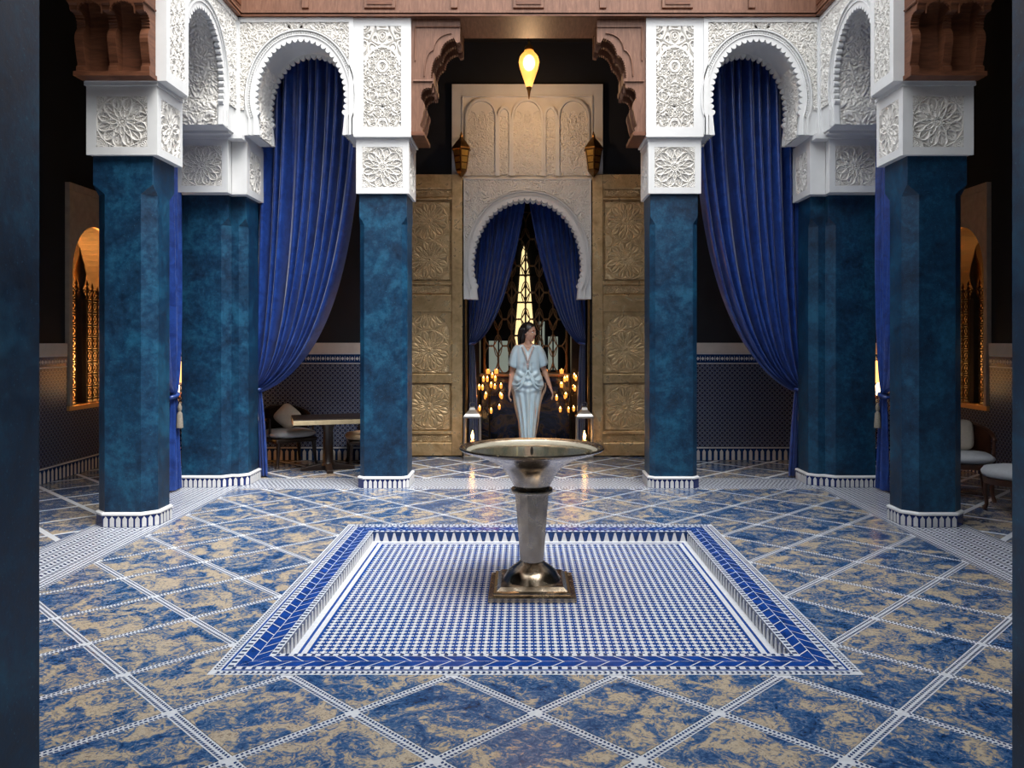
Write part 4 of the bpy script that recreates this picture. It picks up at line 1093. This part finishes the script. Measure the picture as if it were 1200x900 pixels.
# ------------------------------------------------------------------ curtains
def curtain(label, fn,  xa, xb, ztop, xt, zt, loc, nf=13, seed=0, tail=True, sag=0.28, tailw=0.20, amp=0.045, tassel=True, tail_z=0.02, pull=0.0):
    """fn(x, depth, z). xa: gathered side at the top, xb: free side, (xt, zt): tie point"""
    T = thing('curtain', label, 'curtain', loc, 'blue satin curtains')
    nu, nv = 260, 64
    u = np.linspace(0, 1, nu)[None, :]; v = np.linspace(0, 1, nv)[:, None]
    sg = 1 if xb > xa else -1
    # irregular fold spacing
    ph = 2*PI*nf*(u+0.018*np.sin(9*u+seed)+0.012*np.sin(23*u+2*seed))+0.5*np.sin(2.2*v+seed)
    x0 = xa+(xb-xa)*u; ex = xt+sg*0.10*(u-0.25); ez = zt+0.07*(1-u)
    cx = x0*(1-pull)+xt*pull; cz = zt+sag*(0.35+0.65*u)
    x = (1-v)**2*x0+2*v*(1-v)*cx+v*v*ex; z = (1-v)**2*ztop+2*v*(1-v)*cz+v*v*ez
    env = amp*(0.55+0.6*np.sin(PI*np.clip(v, 0, 1)*0.85))*(1-0.55*v**3)
    f1 = np.sin(ph)+0.35*np.sin(2*ph+1.3)+0.5*np.sin(ph*0.43+seed+3*v)
    dp = env*f1
    x = x+sg*0.35*env*np.cos(ph)*(1-v**4); z = z-0.25*env*f1*v
    P = np.stack(fn(x, dp, z), -1)
    o = grid_obj('drape', P, 'blue_satin', T)
    if tail:
        nv2 = 34; v = np.linspace(0, 1, nv2)[:, None]; u = np.linspace(0, 1, 120)[None, :]
        wd = 0.085+tailw*(v**0.7)
        x = xt+sg*(0.02+wd*(u-0.25)); ph = 2*PI*6*u+0.4*np.sin(3*v)
        dp = (0.03+0.02*v)*np.sin(ph)+0.012*np.sin(2.3*ph)
        z = zt+0.03-(zt+0.03-tail_z)*v+0*u
        grid_obj('tail', np.stack(fn(x, dp, z), -1), 'blue_satin', T)
    tb = [fn(xt+sg*(0.025+0.075*math.cos(t)), 0.07*math.sin(t), zt+0.02+0.015*math.cos(t)) for t in np.linspace(0, 2*PI, 20, endpoint=False)]
    MB().tube(tb, 0.018, 6, True).build('tieback', 'blue_satin', T, smooth=180)
    if tassel:
        c = fn(xt+sg*0.05, -0.09, 0); m = MB()
        m.lathe([(0.005, -0.05), (0.010, -0.07), (0.020, -0.09), (0.020, -0.12), (0.012, -0.14), (0.025, -0.16), (0.034, -0.30)], (c[0], c[1], zt), 16)
        m.build('tassel', 'tassel', T, smooth=50)
    return T
for s in (-1, 1):
    nb = NAMES[s]
    curtain('tall blue satin curtain swept to the '+nb+' behind the '+nb+' back arch', lambda x, d, z, s=s: (-s*x, 8.80+d, z), -3.02, -1.80, 4.9, -2.99, 0.93, (s*2.5, 8.8, 0), seed=1.0+s, nf=11, sag=0.45, amp=0.075, tailw=0.10)
    curtain('narrow strip of blue curtain in the '+nb+' side arch beside the corner pier', lambda y, d, z, s=s: (s*(3.50+d*0.6), y, z), 7.10, 8.10, 4.6, 7.93, 0.93, (s*3.5, 7.6, 0), seed=4.0+s, nf=9, tailw=0.14)
    curtain('blue satin drape tied back on the '+nb+' inside the doorway arch', lambda x, d, z, s=s: (-s*x, 10.90+d, z), -0.80, -0.012, 3.45, -0.80, 1.42, (s*0.5, 10.9, 0), seed=2.0+s, nf=10, sag=0.20, tailw=0.08, amp=0.035, tassel=False, pull=0.38)
# ------------------------------------------------------------------ fountain
fx, fyc = 0.0, 5.08
T = thing('fountain', 'pewter pedestal fountain with wide shallow basin on a square base', 'fountain', (fx, fyc, ZP+0.0025))
zb = ZP+0.0025
MB().box(fx-0.265, fx+0.265, fyc-0.265, fyc+0.265, zb, zb+0.035).build('plinth', 'pewter', T, bevel=0.006)
m = MB()
R4 = math.sqrt(2)
m.lathe([(0.235*R4, 0.035), (0.235*R4, 0.05), (0.215*R4, 0.055), (0.19*R4, 0.075)], (fx, fyc, zb), 4, rot=PI/4); m.build('plinth_step', 'pewter', T, bevel=0.004)
MB().lathe([(0.185, 0.070), (0.175, 0.085), (0.165, 0.10), (0.15, 0.125), (0.12, 0.15), (0.088, 0.17), (0.075, 0.185)], (fx, fyc, zb), 48).build('foot', 'pewter', T, smooth=50)
# twelve-sided tapering shaft
m = MB(); m.lathe([(0.074, 0.18), (0.078, 0.22), (0.095, 0.45), (0.108, 0.60), (0.110, 0.615)], (fx, fyc, zb), 12, rot=PI/12); m.build('shaft', 'pewter', T, bevel=0.003)
MB().lathe([(0.108, 0.612), (0.130, 0.616), (0.134, 0.628), (0.130, 0.640), (0.112, 0.648)], (fx, fyc, zb), 48).build('collar', 'pewter', T, smooth=40)
prof_b = [(0.108, 0.640), (0.113, 0.655), (0.128, 0.685), (0.150, 0.725), (0.185, 0.770), (0.235, 0.805), (0.31, 0.838), (0.40, 0.866), (0.445, 0.884), (0.455, 0.893), (0.452, 0.902), (0.440, 0.903), (0.415, 0.890), (0.408, 0.884), (0.40, 0.872)]
MB().lathe(prof_b, (fx, fyc, zb), 80, cap1=False).build('basin', 'pewter', T, smooth=45)
MB().lathe([(0.41, 0.886), (0.395, 0.876), (0.35, 0.864), (0.25, 0.852), (0.12, 0.846), (0.02, 0.845)], (fx, fyc, zb), 64, cap0=False).build('basin_lining', 'basin_reflect_tone', T, smooth=180)
MB().lathe([(0.386, 0.8715), (0.388, 0.8730)], (fx, fyc, zb), 64).build('water', 'water', T)
MB().lathe([(0.012, 0.836), (0.010, 0.885), (0.004, 0.90)], (fx, fyc, zb), 12).build('spout', 'iron_dark', T)

# ------------------------------------------------------------------ furniture in the galleries
def rotpt(cx, cy, a): 
    ca, sa = math.cos(a), math.sin(a)
    return lambda x, y, z: (cx+x*ca-y*sa, cy+x*sa+y*ca, z)
def xf(m, f, k=0): m.v = m.v[:k]+[f(*p) for p in m.v[k:]]; return m
def cushion(m, hx, hy, z0, z1, pw=0.35, n=26, rings=9):
    """soft pad, superellipse in plan"""
    rs = []
    for i in range(rings):
        t = -PI/2+PI*i/(rings-1); c = max(math.cos(t), 0.02)**0.45; z = (z0+z1)/2+(z1-z0)/2*math.sin(t)
        rs.append([(hx*c*math.copysign(abs(math.cos(a))**pw, math.cos(a)), hy*c*math.copysign(abs(math.sin(a))**pw, math.sin(a)), z) for a in np.linspace(0, 2*PI, n, endpoint=False)])
    return m.loft(rs)
def chair(label, cx, cy, rz, seat_mat, wood='walnut', hz=1.0):
    """low tub chair, faces -y before rotation"""
    f0 = rotpt(cx, cy, rz); f = lambda x, y, z: f0(x, y, 0.004+(z-0.004)*hz)
    T = thing('tub_chair', label, 'chair', (cx, cy, 0.003), 'low upholstered chairs in the galleries')
    xf(cushion(MB(), 0.285, 0.27, 0.335, 0.435, 0.6), f).build('seat', seat_mat, T, smooth=180)
    xf(MB().box(-0.26, 0.26, -0.24, 0.25, 0.29, 0.345), f).build('apron', wood, T, bevel=0.02)
    for a, b in ((-1, -1), (1, -1), (-1, 1), (1, 1)):
        m = MB().tube([(a*0.22, b*0.21, 0.30), (a*0.225, b*0.215, 0.18), (a*0.235, b*0.225, 0.06), (a*0.25, b*0.24, 0.004)], [0.028, 0.024, 0.016, 0.022], 8); xf(m, f).build('leg', wood, T, smooth=60)
    arc = [(0.29*math.cos(t), 0.02+0.27*math.sin(t)) for t in np.linspace(-0.12*PI, 1.12*PI, 25)]
    top = [0.56+0.13*max(0, math.sin(t))**0.8 for t in np.linspace(-0.12*PI, 1.12*PI, 25)]
    xf(MB().tube([(x, y, z) for (x, y), z in zip(arc, top)], 0.02, 8), f).build('back_rail', wood, T, smooth=180)
    m = MB(); k = len(arc)
    m.add([(x*s_, y*s_, z) for s_ in (0.93, 0.99) for zi in (0, 1) for (x, y), z in zip(arc[4:-4], [0.36]*17 if zi == 0 else [t-0.01 for t in top[4:-4]])], [])
    n = 17; fs = []
    for i in range(n-1):
        fs += [(i, i+1, n+i+1, n+i), (2*n+i, 3*n+i, 3*n+i+1, 2*n+i+1), (i, 2*n+i, 2*n+i+1, i+1), (n+i, n+i+1, 3*n+i+1, 3*n+i)]
    m.f = fs; xf(m, f).build('backrest', wood, T, smooth=40)
    for i in (0, -1):
        xf(MB().tube([(arc[i][0], arc[i][1], 0.32), (arc[i][0], arc[i][1], top[i])], 0.016, 8), f).build('arm_post', wood, T, smooth=60)
    return T
chair('low dark chair with grey seat beside the table, left gallery', -2.86, 9.68, math.radians(40), 'seat_grey')
chair('low dark chair with tan seat, half hidden behind the column left of the doors', -1.93, 9.76, math.radians(-75), 'seat_tan', hz=0.9)
chair('reddish wooden tub chair with pale seat in the right gallery', 4.12, 7.72, math.radians(-20), 'seat_pale', 'walnut_red')
def pillow(label, c, size, rot):
    m = MB(); rs = []
    n = 28
    for i in range(9):
        t = -PI/2+PI*i/8; cc = max(math.cos(t), 0.02)**0.55; z = 0.055*math.sin(t)
        rs.append([(size*cc*math.copysign(abs(math.cos(a))**0.45, math.cos(a)), size*cc*math.copysign(abs(math.sin(a))**0.45, math.sin(a)), z) for a in np.linspace(0, 2*PI, n, endpoint=False)])
    m.loft(rs)
    Mx = Matrix.Translation(c) @ rot
    m.v = [tuple(Mx @ Vector(p)) for p in m.v]
    o = m.build('pillow', 'linen', None, smooth=180)
    return tag(o, label, 'pillow', 'scatter pillows')
pillow('beige pillow propped on a corner on the grey chair', Vector((-2.90, 9.76, 0.575)), 0.135, Matrix.Rotation(math.radians(25), 4, 'Z') @ Matrix.Rotation(math.radians(68), 4, 'X') @ Matrix.Rotation(PI/4, 4, 'Z'))
pillow('beige pillow leaning in the tub chair of the right gallery', Vector((4.16, 7.86, 0.58)), 0.15, Matrix.Rotation(math.radians(-20), 4, 'Z') @ Matrix.Rotation(math.radians(72), 4, 'X'))
# table
cx, cy = -2.30, 9.30; f = rotpt(cx, cy, math.radians(18))
T = thing('pedestal_table', 'square pedestal table with cream edge and dark top in the left gallery', 'table', (cx, cy, 0.003))
xf(MB().box(-0.40, 0.40, -0.34, 0.34, 0.555, 0.605), f).build('edge', 'table_edge', T, bevel=0.006)
xf(MB().box(-0.395, 0.395, -0.335, 0.335, 0.605, 0.615), f).build('table_top', 'walnut', T, bevel=0.003)
xf(MB().lathe([(0.09, 0.06), (0.06, 0.10), (0.055, 0.46), (0.09, 0.55)], (0, 0, 0), 16), f).build('pedestal', 'walnut', T, smooth=50)
for a in (0, PI/2):
    g_ = rotpt(0, 0, a)
    xf(xf(MB().prism([(-0.30, 0.004), (-0.30, 0.04), (-0.06, 0.085), (0.06, 0.085), (0.30, 0.04), (0.30, 0.004)], -0.035, 0.035, lambda u, v, w: (u, w, v)), g_), f).build('foot', 'walnut', T, bevel=0.006)
# stool
cx, cy = 4.22, 7.02; f = rotpt(cx, cy, 0.2)
T = thing('stool', 'round stool with padded pale seat at the right edge', 'stool', (cx, cy, 0.003))
xf(MB().lathe([(0.22, 0.30), (0.255, 0.32), (0.265, 0.35), (0.24, 0.385), (0.14, 0.405), (0.01, 0.41)], (0, 0, 0), 32), f).build('seat', 'seat_pale', T, smooth=180)
xf(MB().lathe([(0.20, 0.245), (0.245, 0.25), (0.25, 0.30), (0.22, 0.305)], (0, 0, 0), 32), f).build('apron', 'walnut_red', T, smooth=40)
for k in range(4):
    a = PI/4+k*PI/2; d = (math.cos(a), math.sin(a))
    xf(MB().tube([(d[0]*0.21, d[1]*0.21, 0.27), (d[0]*0.225, d[1]*0.225, 0.15), (d[0]*0.215, d[1]*0.215, 0.05), (d[0]*0.235, d[1]*0.235, 0.004)], [0.03, 0.022, 0.016, 0.022], 8), f).build('leg', 'walnut_red', T, smooth=60)

# ------------------------------------------------------------------ woman in a pale blue caftan
wx, wy = 0.005, 10.12
person = None
mb = MB()
def cap(a, b, ra, rb, n=10, k=4):
    """tapered capsule with round ends"""
    A, B = Vector(a), Vector(b); d = (B-A).normalized(); L_ = (B-A).length
    P = []; R = []
    for t in np.linspace(-PI/2, 0, k): P.append(A+d*ra*math.sin(t)); R.append(max(ra*math.cos(t), 0.0008))
    for t in np.linspace(0, PI/2, k): P.append(B+d*rb*math.sin(t)); R.append(max(rb*math.cos(t), 0.0008))
    mb.tube([tuple(p) for p in P], R, n)
def chain(pts, rs):
    for i in range(len(pts)-1): cap(pts[i], pts[i+1], rs[i], rs[i+1])
# local frame: x to the viewer's right, y away from the viewer, z up, feet at 0
# legs (mid-stride, her left leg forward)
chain([(-0.085, 0.02, 0.90), (-0.075, 0.03, 0.48), (-0.06, 0.08, 0.09)], [0.085, 0.052, 0.036]); chain([(-0.06, 0.09, 0.05), (-0.065, -0.06, 0.025)], [0.036, 0.026])
chain([(0.085, 0.0, 0.90), (0.06, -0.025, 0.49), (0.035, -0.03, 0.09)], [0.085, 0.050, 0.034]); chain([(0.035, -0.02, 0.045), (0.03, -0.17, 0.025)], [0.034, 0.026])
# torso
mb.sphere((0, 0.02, 0.93), (0.155, 0.105, 0.12)); mb.sphere((0, 0.01, 1.09), (0.115, 0.085, 0.13)); mb.sphere((0, 0.01, 1.26), (0.145, 0.095, 0.15))
chain([(-0.13, 0.015, 1.385), (0.13, 0.015, 1.385)], [0.05, 0.05]); chain([(-0.05, 0.015, 1.40), (0.05, 0.015, 1.40)], [0.055, 0.055])
mb.sphere((-0.06, -0.045, 1.26), (0.05, 0.04, 0.05)); mb.sphere((0.06, -0.045, 1.26), (0.05, 0.04, 0.05))
chain([(0, 0.02, 1.40), (0.006, 0.005, 1.50)], [0.052, 0.046])
# head: turned towards the viewer's right; build in its own frame, +X is the face direction
hc = Vector((0.012, -0.005, 1.585)); hd = Matrix.Rotation(math.radians(-28), 3, 'Z') @ Matrix.Rotation(math.radians(6), 3, 'Y')
def hp(p): return tuple(hc+hd @ Vector(p))
def hs(c, r):
    k = len(mb.v); mb.sphere(c, r, 14, 10); mb.v = mb.v[:k]+[hp(p) for p in mb.v[k:]]
hs((-0.012, 0, 0.025), (0.098, 0.075, 0.092)); hs((0.022, 0, -0.022), (0.066, 0.060, 0.085)); hs((0.050, 0, -0.085), (0.030, 0.030, 0.022)); hs((0.02, 0, -0.06), (0.055, 0.05, 0.05))
hs((0.088, 0, -0.012), (0.014, 0.011, 0.020)); hs((0.082, 0, 0.010), (0.012, 0.009, 0.024)); hs((0.078, 0, -0.050), (0.010, 0.022, 0.010)); hs((0.072, 0.028, 0.028), (0.012, 0.02, 0.008)); hs((0.072, -0.028, 0.028), (0.012, 0.02, 0.008))
hs((0.056, 0.036, -0.022), (0.022, 0.02, 0.022)); hs((0.056, -0.036, -0.022), (0.022, 0.02, 0.022))
hs((-0.005, 0.074, -0.005), (0.018, 0.008, 0.03)); hs((-0.005, -0.074, -0.005), (0.018, 0.008, 0.03))
# arms
arms = [[(-0.145, 0.015, 1.37), (-0.192, 0.03, 1.12), (-0.225, -0.005, 0.885)], [(0.145, 0.015, 1.37), (0.200, 0.04, 1.13), (0.280, 0.005, 0.905)]]
for sgn, A_ in zip((-1, 1), arms):
    chain(A_, [0.047, 0.036, 0.024])
    wv = Vector(A_[2]); dn = (wv-Vector(A_[1])).normalized(); fw_ = Vector((0, -1, 0)); fw_ = (fw_-dn*fw_.dot(dn)).normalized(); sd_ = dn.cross(fw_)
    pb = wv+dn*0.085
    for q in (-0.026, -0.009, 0.009, 0.026):       # palm as a fan of rays
        cap(tuple(wv+fw_*q*0.5), tuple(pb+fw_*q), 0.017, 0.013)
    for q, ln_ in ((0.030, 0.066), (0.010, 0.075), (-0.010, 0.069), (-0.029, 0.053)):
        p0 = pb+fw_*q; inn = sd_*(1 if sd_.x*sgn < 0 else -1)
        p1 = p0+dn*ln_*0.45+inn*0.006+fw_*q*0.12; p2 = p1+dn*ln_*0.32+inn*0.016; p3 = p2+dn*ln_*0.22+inn*0.014
        chain([tuple(p0), tuple(p1), tuple(p2), tuple(p3)], [0.0095, 0.0088, 0.008, 0.007])
    t0 = wv+dn*0.03+fw_*0.022; t1 = t0+dn*0.035+fw_*0.026; t2 = t1+dn*0.03+fw_*0.008
    chain([tuple(t0), tuple(t1), tuple(t2)], [0.013, 0.010, 0.008])
me = mb.mesh('person'); tmp = bpy.data.objects.new('tmp', me); C.objects.link(tmp)
rm = tmp.modifiers.new('r', 'REMESH'); rm.mode = 'VOXEL'; rm.voxel_size = 0.0055
sm = tmp.modifiers.new('s', 'SMOOTH'); sm.iterations = 3; sm.factor = 0.5
dg = bpy.context.evaluated_depsgraph_get(); me2 = bpy.data.meshes.new_from_object(tmp.evaluated_get(dg)); bpy.data.objects.remove(tmp)
me2.name = 'person'; me2.materials.clear(); me2.materials.append(M['skin']); me2.shade_smooth()
person = bpy.data.objects.new('person', me2); C.objects.link(person); person.location = (wx, wy, 0.003); ORG['person'] = Vector((wx, wy, 0.003))
tag(person, 'dark-haired woman in a draped pale blue satin caftan walking out of the doorway', 'person')
L2W = lambda p: (p[0]+wx, p[1]+wy, p[2]+0.003)
def pb_(m, name, mat, smooth=180, parent=person): m.v = [L2W(p) for p in m.v]; return m.build(name, mat, parent, smooth=smooth)
# face details
def hm(): return MB()
def hsph(m, c, r):
    k = len(m.v); m.sphere(c, r, 12, 8); m.v = m.v[:k]+[hp(p) for p in m.v[k:]]; return m
for sg in (-1, 1):
    e = pb_(hsph(MB(), (0.070, sg*0.028, 0.012), (0.011, 0.014, 0.009)), 'eye', 'eye_white'); pb_(hsph(MB(), (0.078, sg*0.027, 0.012), (0.005, 0.007, 0.0075)), 'iris', 'eye_dark', parent=e)
    pb_(hsph(MB(), (0.080, sg*0.030, 0.033), (0.006, 0.019, 0.0045)), 'eyebrow', 'hair')
pb_(hsph(hsph(MB(), (0.084, 0, -0.046), (0.007, 0.021, 0.005)), (0.083, 0, -0.054), (0.007, 0.017, 0.006)), 'lips', 'lips')
# hair: cap with hairline swept back, and long lengths behind the shoulder
m = MB(); rs = []
nu, nv = 40, 22
for i in range(nv+1):
    a = PI/2-(PI*0.80)*i/nv; row = []
    for k in range(nu):
        b = 2*PI*k/nu; face = max(0.0, math.cos(b))
        aa = a if face < 0.05 else max(a, PI/2-PI*0.80*(1-0.72*face**0.7)*i/nv) if False else PI/2-(PI*0.80*(1-0.66*face**0.6))*i/nv
        wob = 1+0.025*math.sin(9*b+3*aa)+0.02*math.sin(17*b)
        row.append(hp(((-0.018+0.112*math.cos(aa)*math.cos(b))*1.0, 0.089*math.cos(aa)*math.sin(b)*wob, 0.022+0.108*math.sin(aa)*wob)))
    rs.append(row)
m.loft(rs, True, False)
hair = pb_(m, 'hair', 'hair')
m = MB(); rnd = random.Random(5)
for k in range(34):
    a = rnd.uniform(0.55*PI, 1.5*PI); r = 0.085
    p0 = Vector(hp((-0.02+0.10*math.cos(a), 0.080*math.sin(a), 0.05))); p1 = Vector(hp((-0.05+0.10*math.cos(a), 0.085*math.sin(a), -0.06)))
    tx = rnd.uniform(-0.135, -0.03)
    p2 = Vector((tx*0.85, 0.07+rnd.uniform(-0.03, 0.03), 1.46)); p3 = Vector((tx+rnd.uniform(-0.02, 0.02), 0.10+rnd.uniform(-0.02, 0.03), 1.30+rnd.uniform(-0.06, 0.06)))
    pts = [tuple((1-t)**3*p0+3*t*(1-t)**2*p1+3*t*t*(1-t)*p2+t**3*p3) for t in np.linspace(0, 1, 10)]
    m.tube(pts, [0.012, 0.016, 0.018, 0.019, 0.019, 0.018, 0.016, 0.013, 0.009, 0.003], 6)
pb_(m, 'long_hair', 'hair', parent=hair)
# caftan: one lofted garment, cowl folds over the hips, narrow skirt
ctl_z = [1.435, 1.41, 1.32, 1.22, 1.12, 1.03, 0.97, 0.90, 0.84, 0.76, 0.60, 0.42, 0.25, 0.10]
ctl_w = [0.10, 0.155, 0.160, 0.155, 0.148, 0.178, 0.196, 0.196, 0.176, 0.158, 0.128, 0.102, 0.086, 0.088]
ctl_d = [0.075, 0.092, 0.110, 0.128, 0.112, 0.120, 0.135, 0.135, 0.125, 0.125, 0.125, 0.130, 0.135, 0.14]
zz = np.linspace(1.435, 0.10, 130)[:, None]; th = np.linspace(0, 2*PI, 181)[None, :-1]
ww = np.interp(zz, ctl_z[::-1], ctl_w[::-1]); dd = np.interp(zz, ctl_z[::-1], ctl_d[::-1])
ct, st_ = np.cos(th), np.sin(th)
X = ww*np.sign(ct)*np.abs(ct)**0.85; Y = 0.012+dd*np.sign(st_)*np.abs(st_)**0.9
front = np.clip(-st_, 0, 1)
# swags: U shaped folds hung from the centre knot out to the hips
xr = X/np.maximum(ww, 0.01)
swag = np.exp(-((zz-0.99)/0.13)**2)*np.sin(2*PI*(zz*11.0-0.9*np.abs(xr)**1.4*1.2))*(0.3+0.7*front)*0.012
pleat = np.clip((0.93-zz)/0.2, 0, 1)*0.012*np.sin(13*xr+2.5*zz)*(0.35+0.65*front)
centre = np.clip((1.10-zz)/0.1, 0, 1)*front*0.022*np.exp(-(xr/0.22)**2)
pull = np.exp(-((zz-1.15)/0.09)**2)*0.010*np.sin(10*np.abs(xr)+14*(zz-1.15))*front
hem_l = np.clip((0.98-zz)/0.1, 0, 1)*np.clip((zz-0.80)/0.1, 0, 1)*0.016*np.sin(21*zz)*np.sign(ct)*np.abs(ct)**3
vneck = front*np.clip((zz-1.20)/0.2, 0, 1)
off = swag+pleat+centre+pull
X2 = X*(1+off*4.0)+hem_l; Y2 = Y-off*1.6*front
# neckline: open V by lowering the front centre of the top ring
Z2 = zz-0.0*th
Z2 = Z2-np.clip((zz-1.25)/0.155, 0, 1)*front*np.clip(1-np.abs(xr)/0.62, 0, 1)*0.085
P = np.stack([X2, Y2, Z2], -1); P = np.concatenate([P, P[:, :1]], 1)+np.array([wx, wy, 0.003])
dress = grid_obj('caftan', P, 'silk', person)
sf = dress.modifiers.new('t', 'SOLIDIFY'); sf.thickness = 0.004; sf.offset = 1
for sg, A_ in zip((-1, 1), arms):
    m = MB(); p0 = Vector((sg*0.09, 0.015, 1.375)); p1 = Vector((sg*0.165, 0.018, 1.375)); p2 = Vector(A_[1])+Vector((sg*0.002, -0.01, 0.035)); rs = []
    for i, t in enumerate(np.linspace(0, 1, 16).tolist()):
        c = (1-t)**2*p0+2*t*(1-t)*p1+t*t*p2; a = 0.058+0.012*t; b = 0.068+0.014*t; row = []
        for k in range(28):
            q = 2*PI*k/28; wv_ = 1+0.07*t*math.sin(5*q+sg)
            row.append((c.x+a*math.cos(q)*wv_*(0.75), c.y+b*math.sin(q)*wv_, c.z+0.060*math.cos(q)*(1-t)*sg+0.022*math.cos(q)*sg*t))
        rs.append(row)
    m.loft(rs, True, False); s_ = pb_(m, 'sleeve', 'silk', parent=dress)
    s_.modifiers.new('t', 'SOLIDIFY').thickness = 0.003
# hip swag panels: tan hanging folds along the edges of the skirt
for sg in (-1, 1):
    nu, nv = 26, 50; u = np.linspace(0, 1, nu)[None, :]; v = np.linspace(0, 1, nv)[:, None]
    zt = 0.96-0.90*v; wwz = np.interp(zt, ctl_z[::-1], ctl_w[::-1]); ddz = np.interp(zt, ctl_z[::-1], ctl_d[::-1])
    ang = (PI*1.5+sg*(PI*0.42+0.07*PI*u))+0.10*np.sin(9*v+sg)
    rr = 1.07+0.06*np.sin(11*v+2*sg)+0.05*u
    P = np.stack([wx+wwz*rr*np.cos(ang)+0*u, wy+0.012+ddz*rr*np.sin(ang)+0*u, zt+0.003-0.05*u*(1-v)], -1)
    o = grid_obj('side_panel', P, 'silk_tan', dress); o.modifiers.new('t', 'SOLIDIFY').thickness = 0.004
# embroidered V neckline and knot
def front_y(x, z):
    w_ = np.interp(z, ctl_z[::-1], ctl_w[::-1]); d_ = np.interp(z, ctl_z[::-1], ctl_d[::-1]); xr_ = min(0.95, abs(x)/w_)
    return 0.012-d_*(1-xr_**(2/0.85))**0.45-0.010
m = MB()
for sg in (-1, 1): m.tube([(sg*x, front_y(x, z)-0.004, z) for x, z in ((0.070, 1.41), (0.055, 1.37), (0.035, 1.32), (0.018, 1.27), (0.004, 1.20))], [0.013]*5, 6)
m.tube([(0, front_y(0, z)-0.004, z) for z in (1.20, 1.16, 1.12)], [0.014, 0.013, 0.008], 6)
pb_(m, 'embroidered_neckline', 'embroidery', parent=dress)
m = MB()
for sg in (-1, 1):
    for j, (xe, ze) in enumerate(((0.155, 1.00), (0.175, 0.93), (0.16, 0.87))):
        pts = [(sg*xe*t, front_y(xe*t, 1.13+(ze-1.13)*t**0.8-0.04*math.sin(PI*t))-0.004, 1.13+(ze-1.13)*t**0.8-0.05*math.sin(PI*t)) for t in np.linspace(0.02, 1, 12)]
        m.tube(pts, [0.006+0.010*math.sin(PI*t) for t in np.linspace(0.05, 0.95, 12)], 7)
pb_(m, 'drape_folds', 'silk', parent=dress)
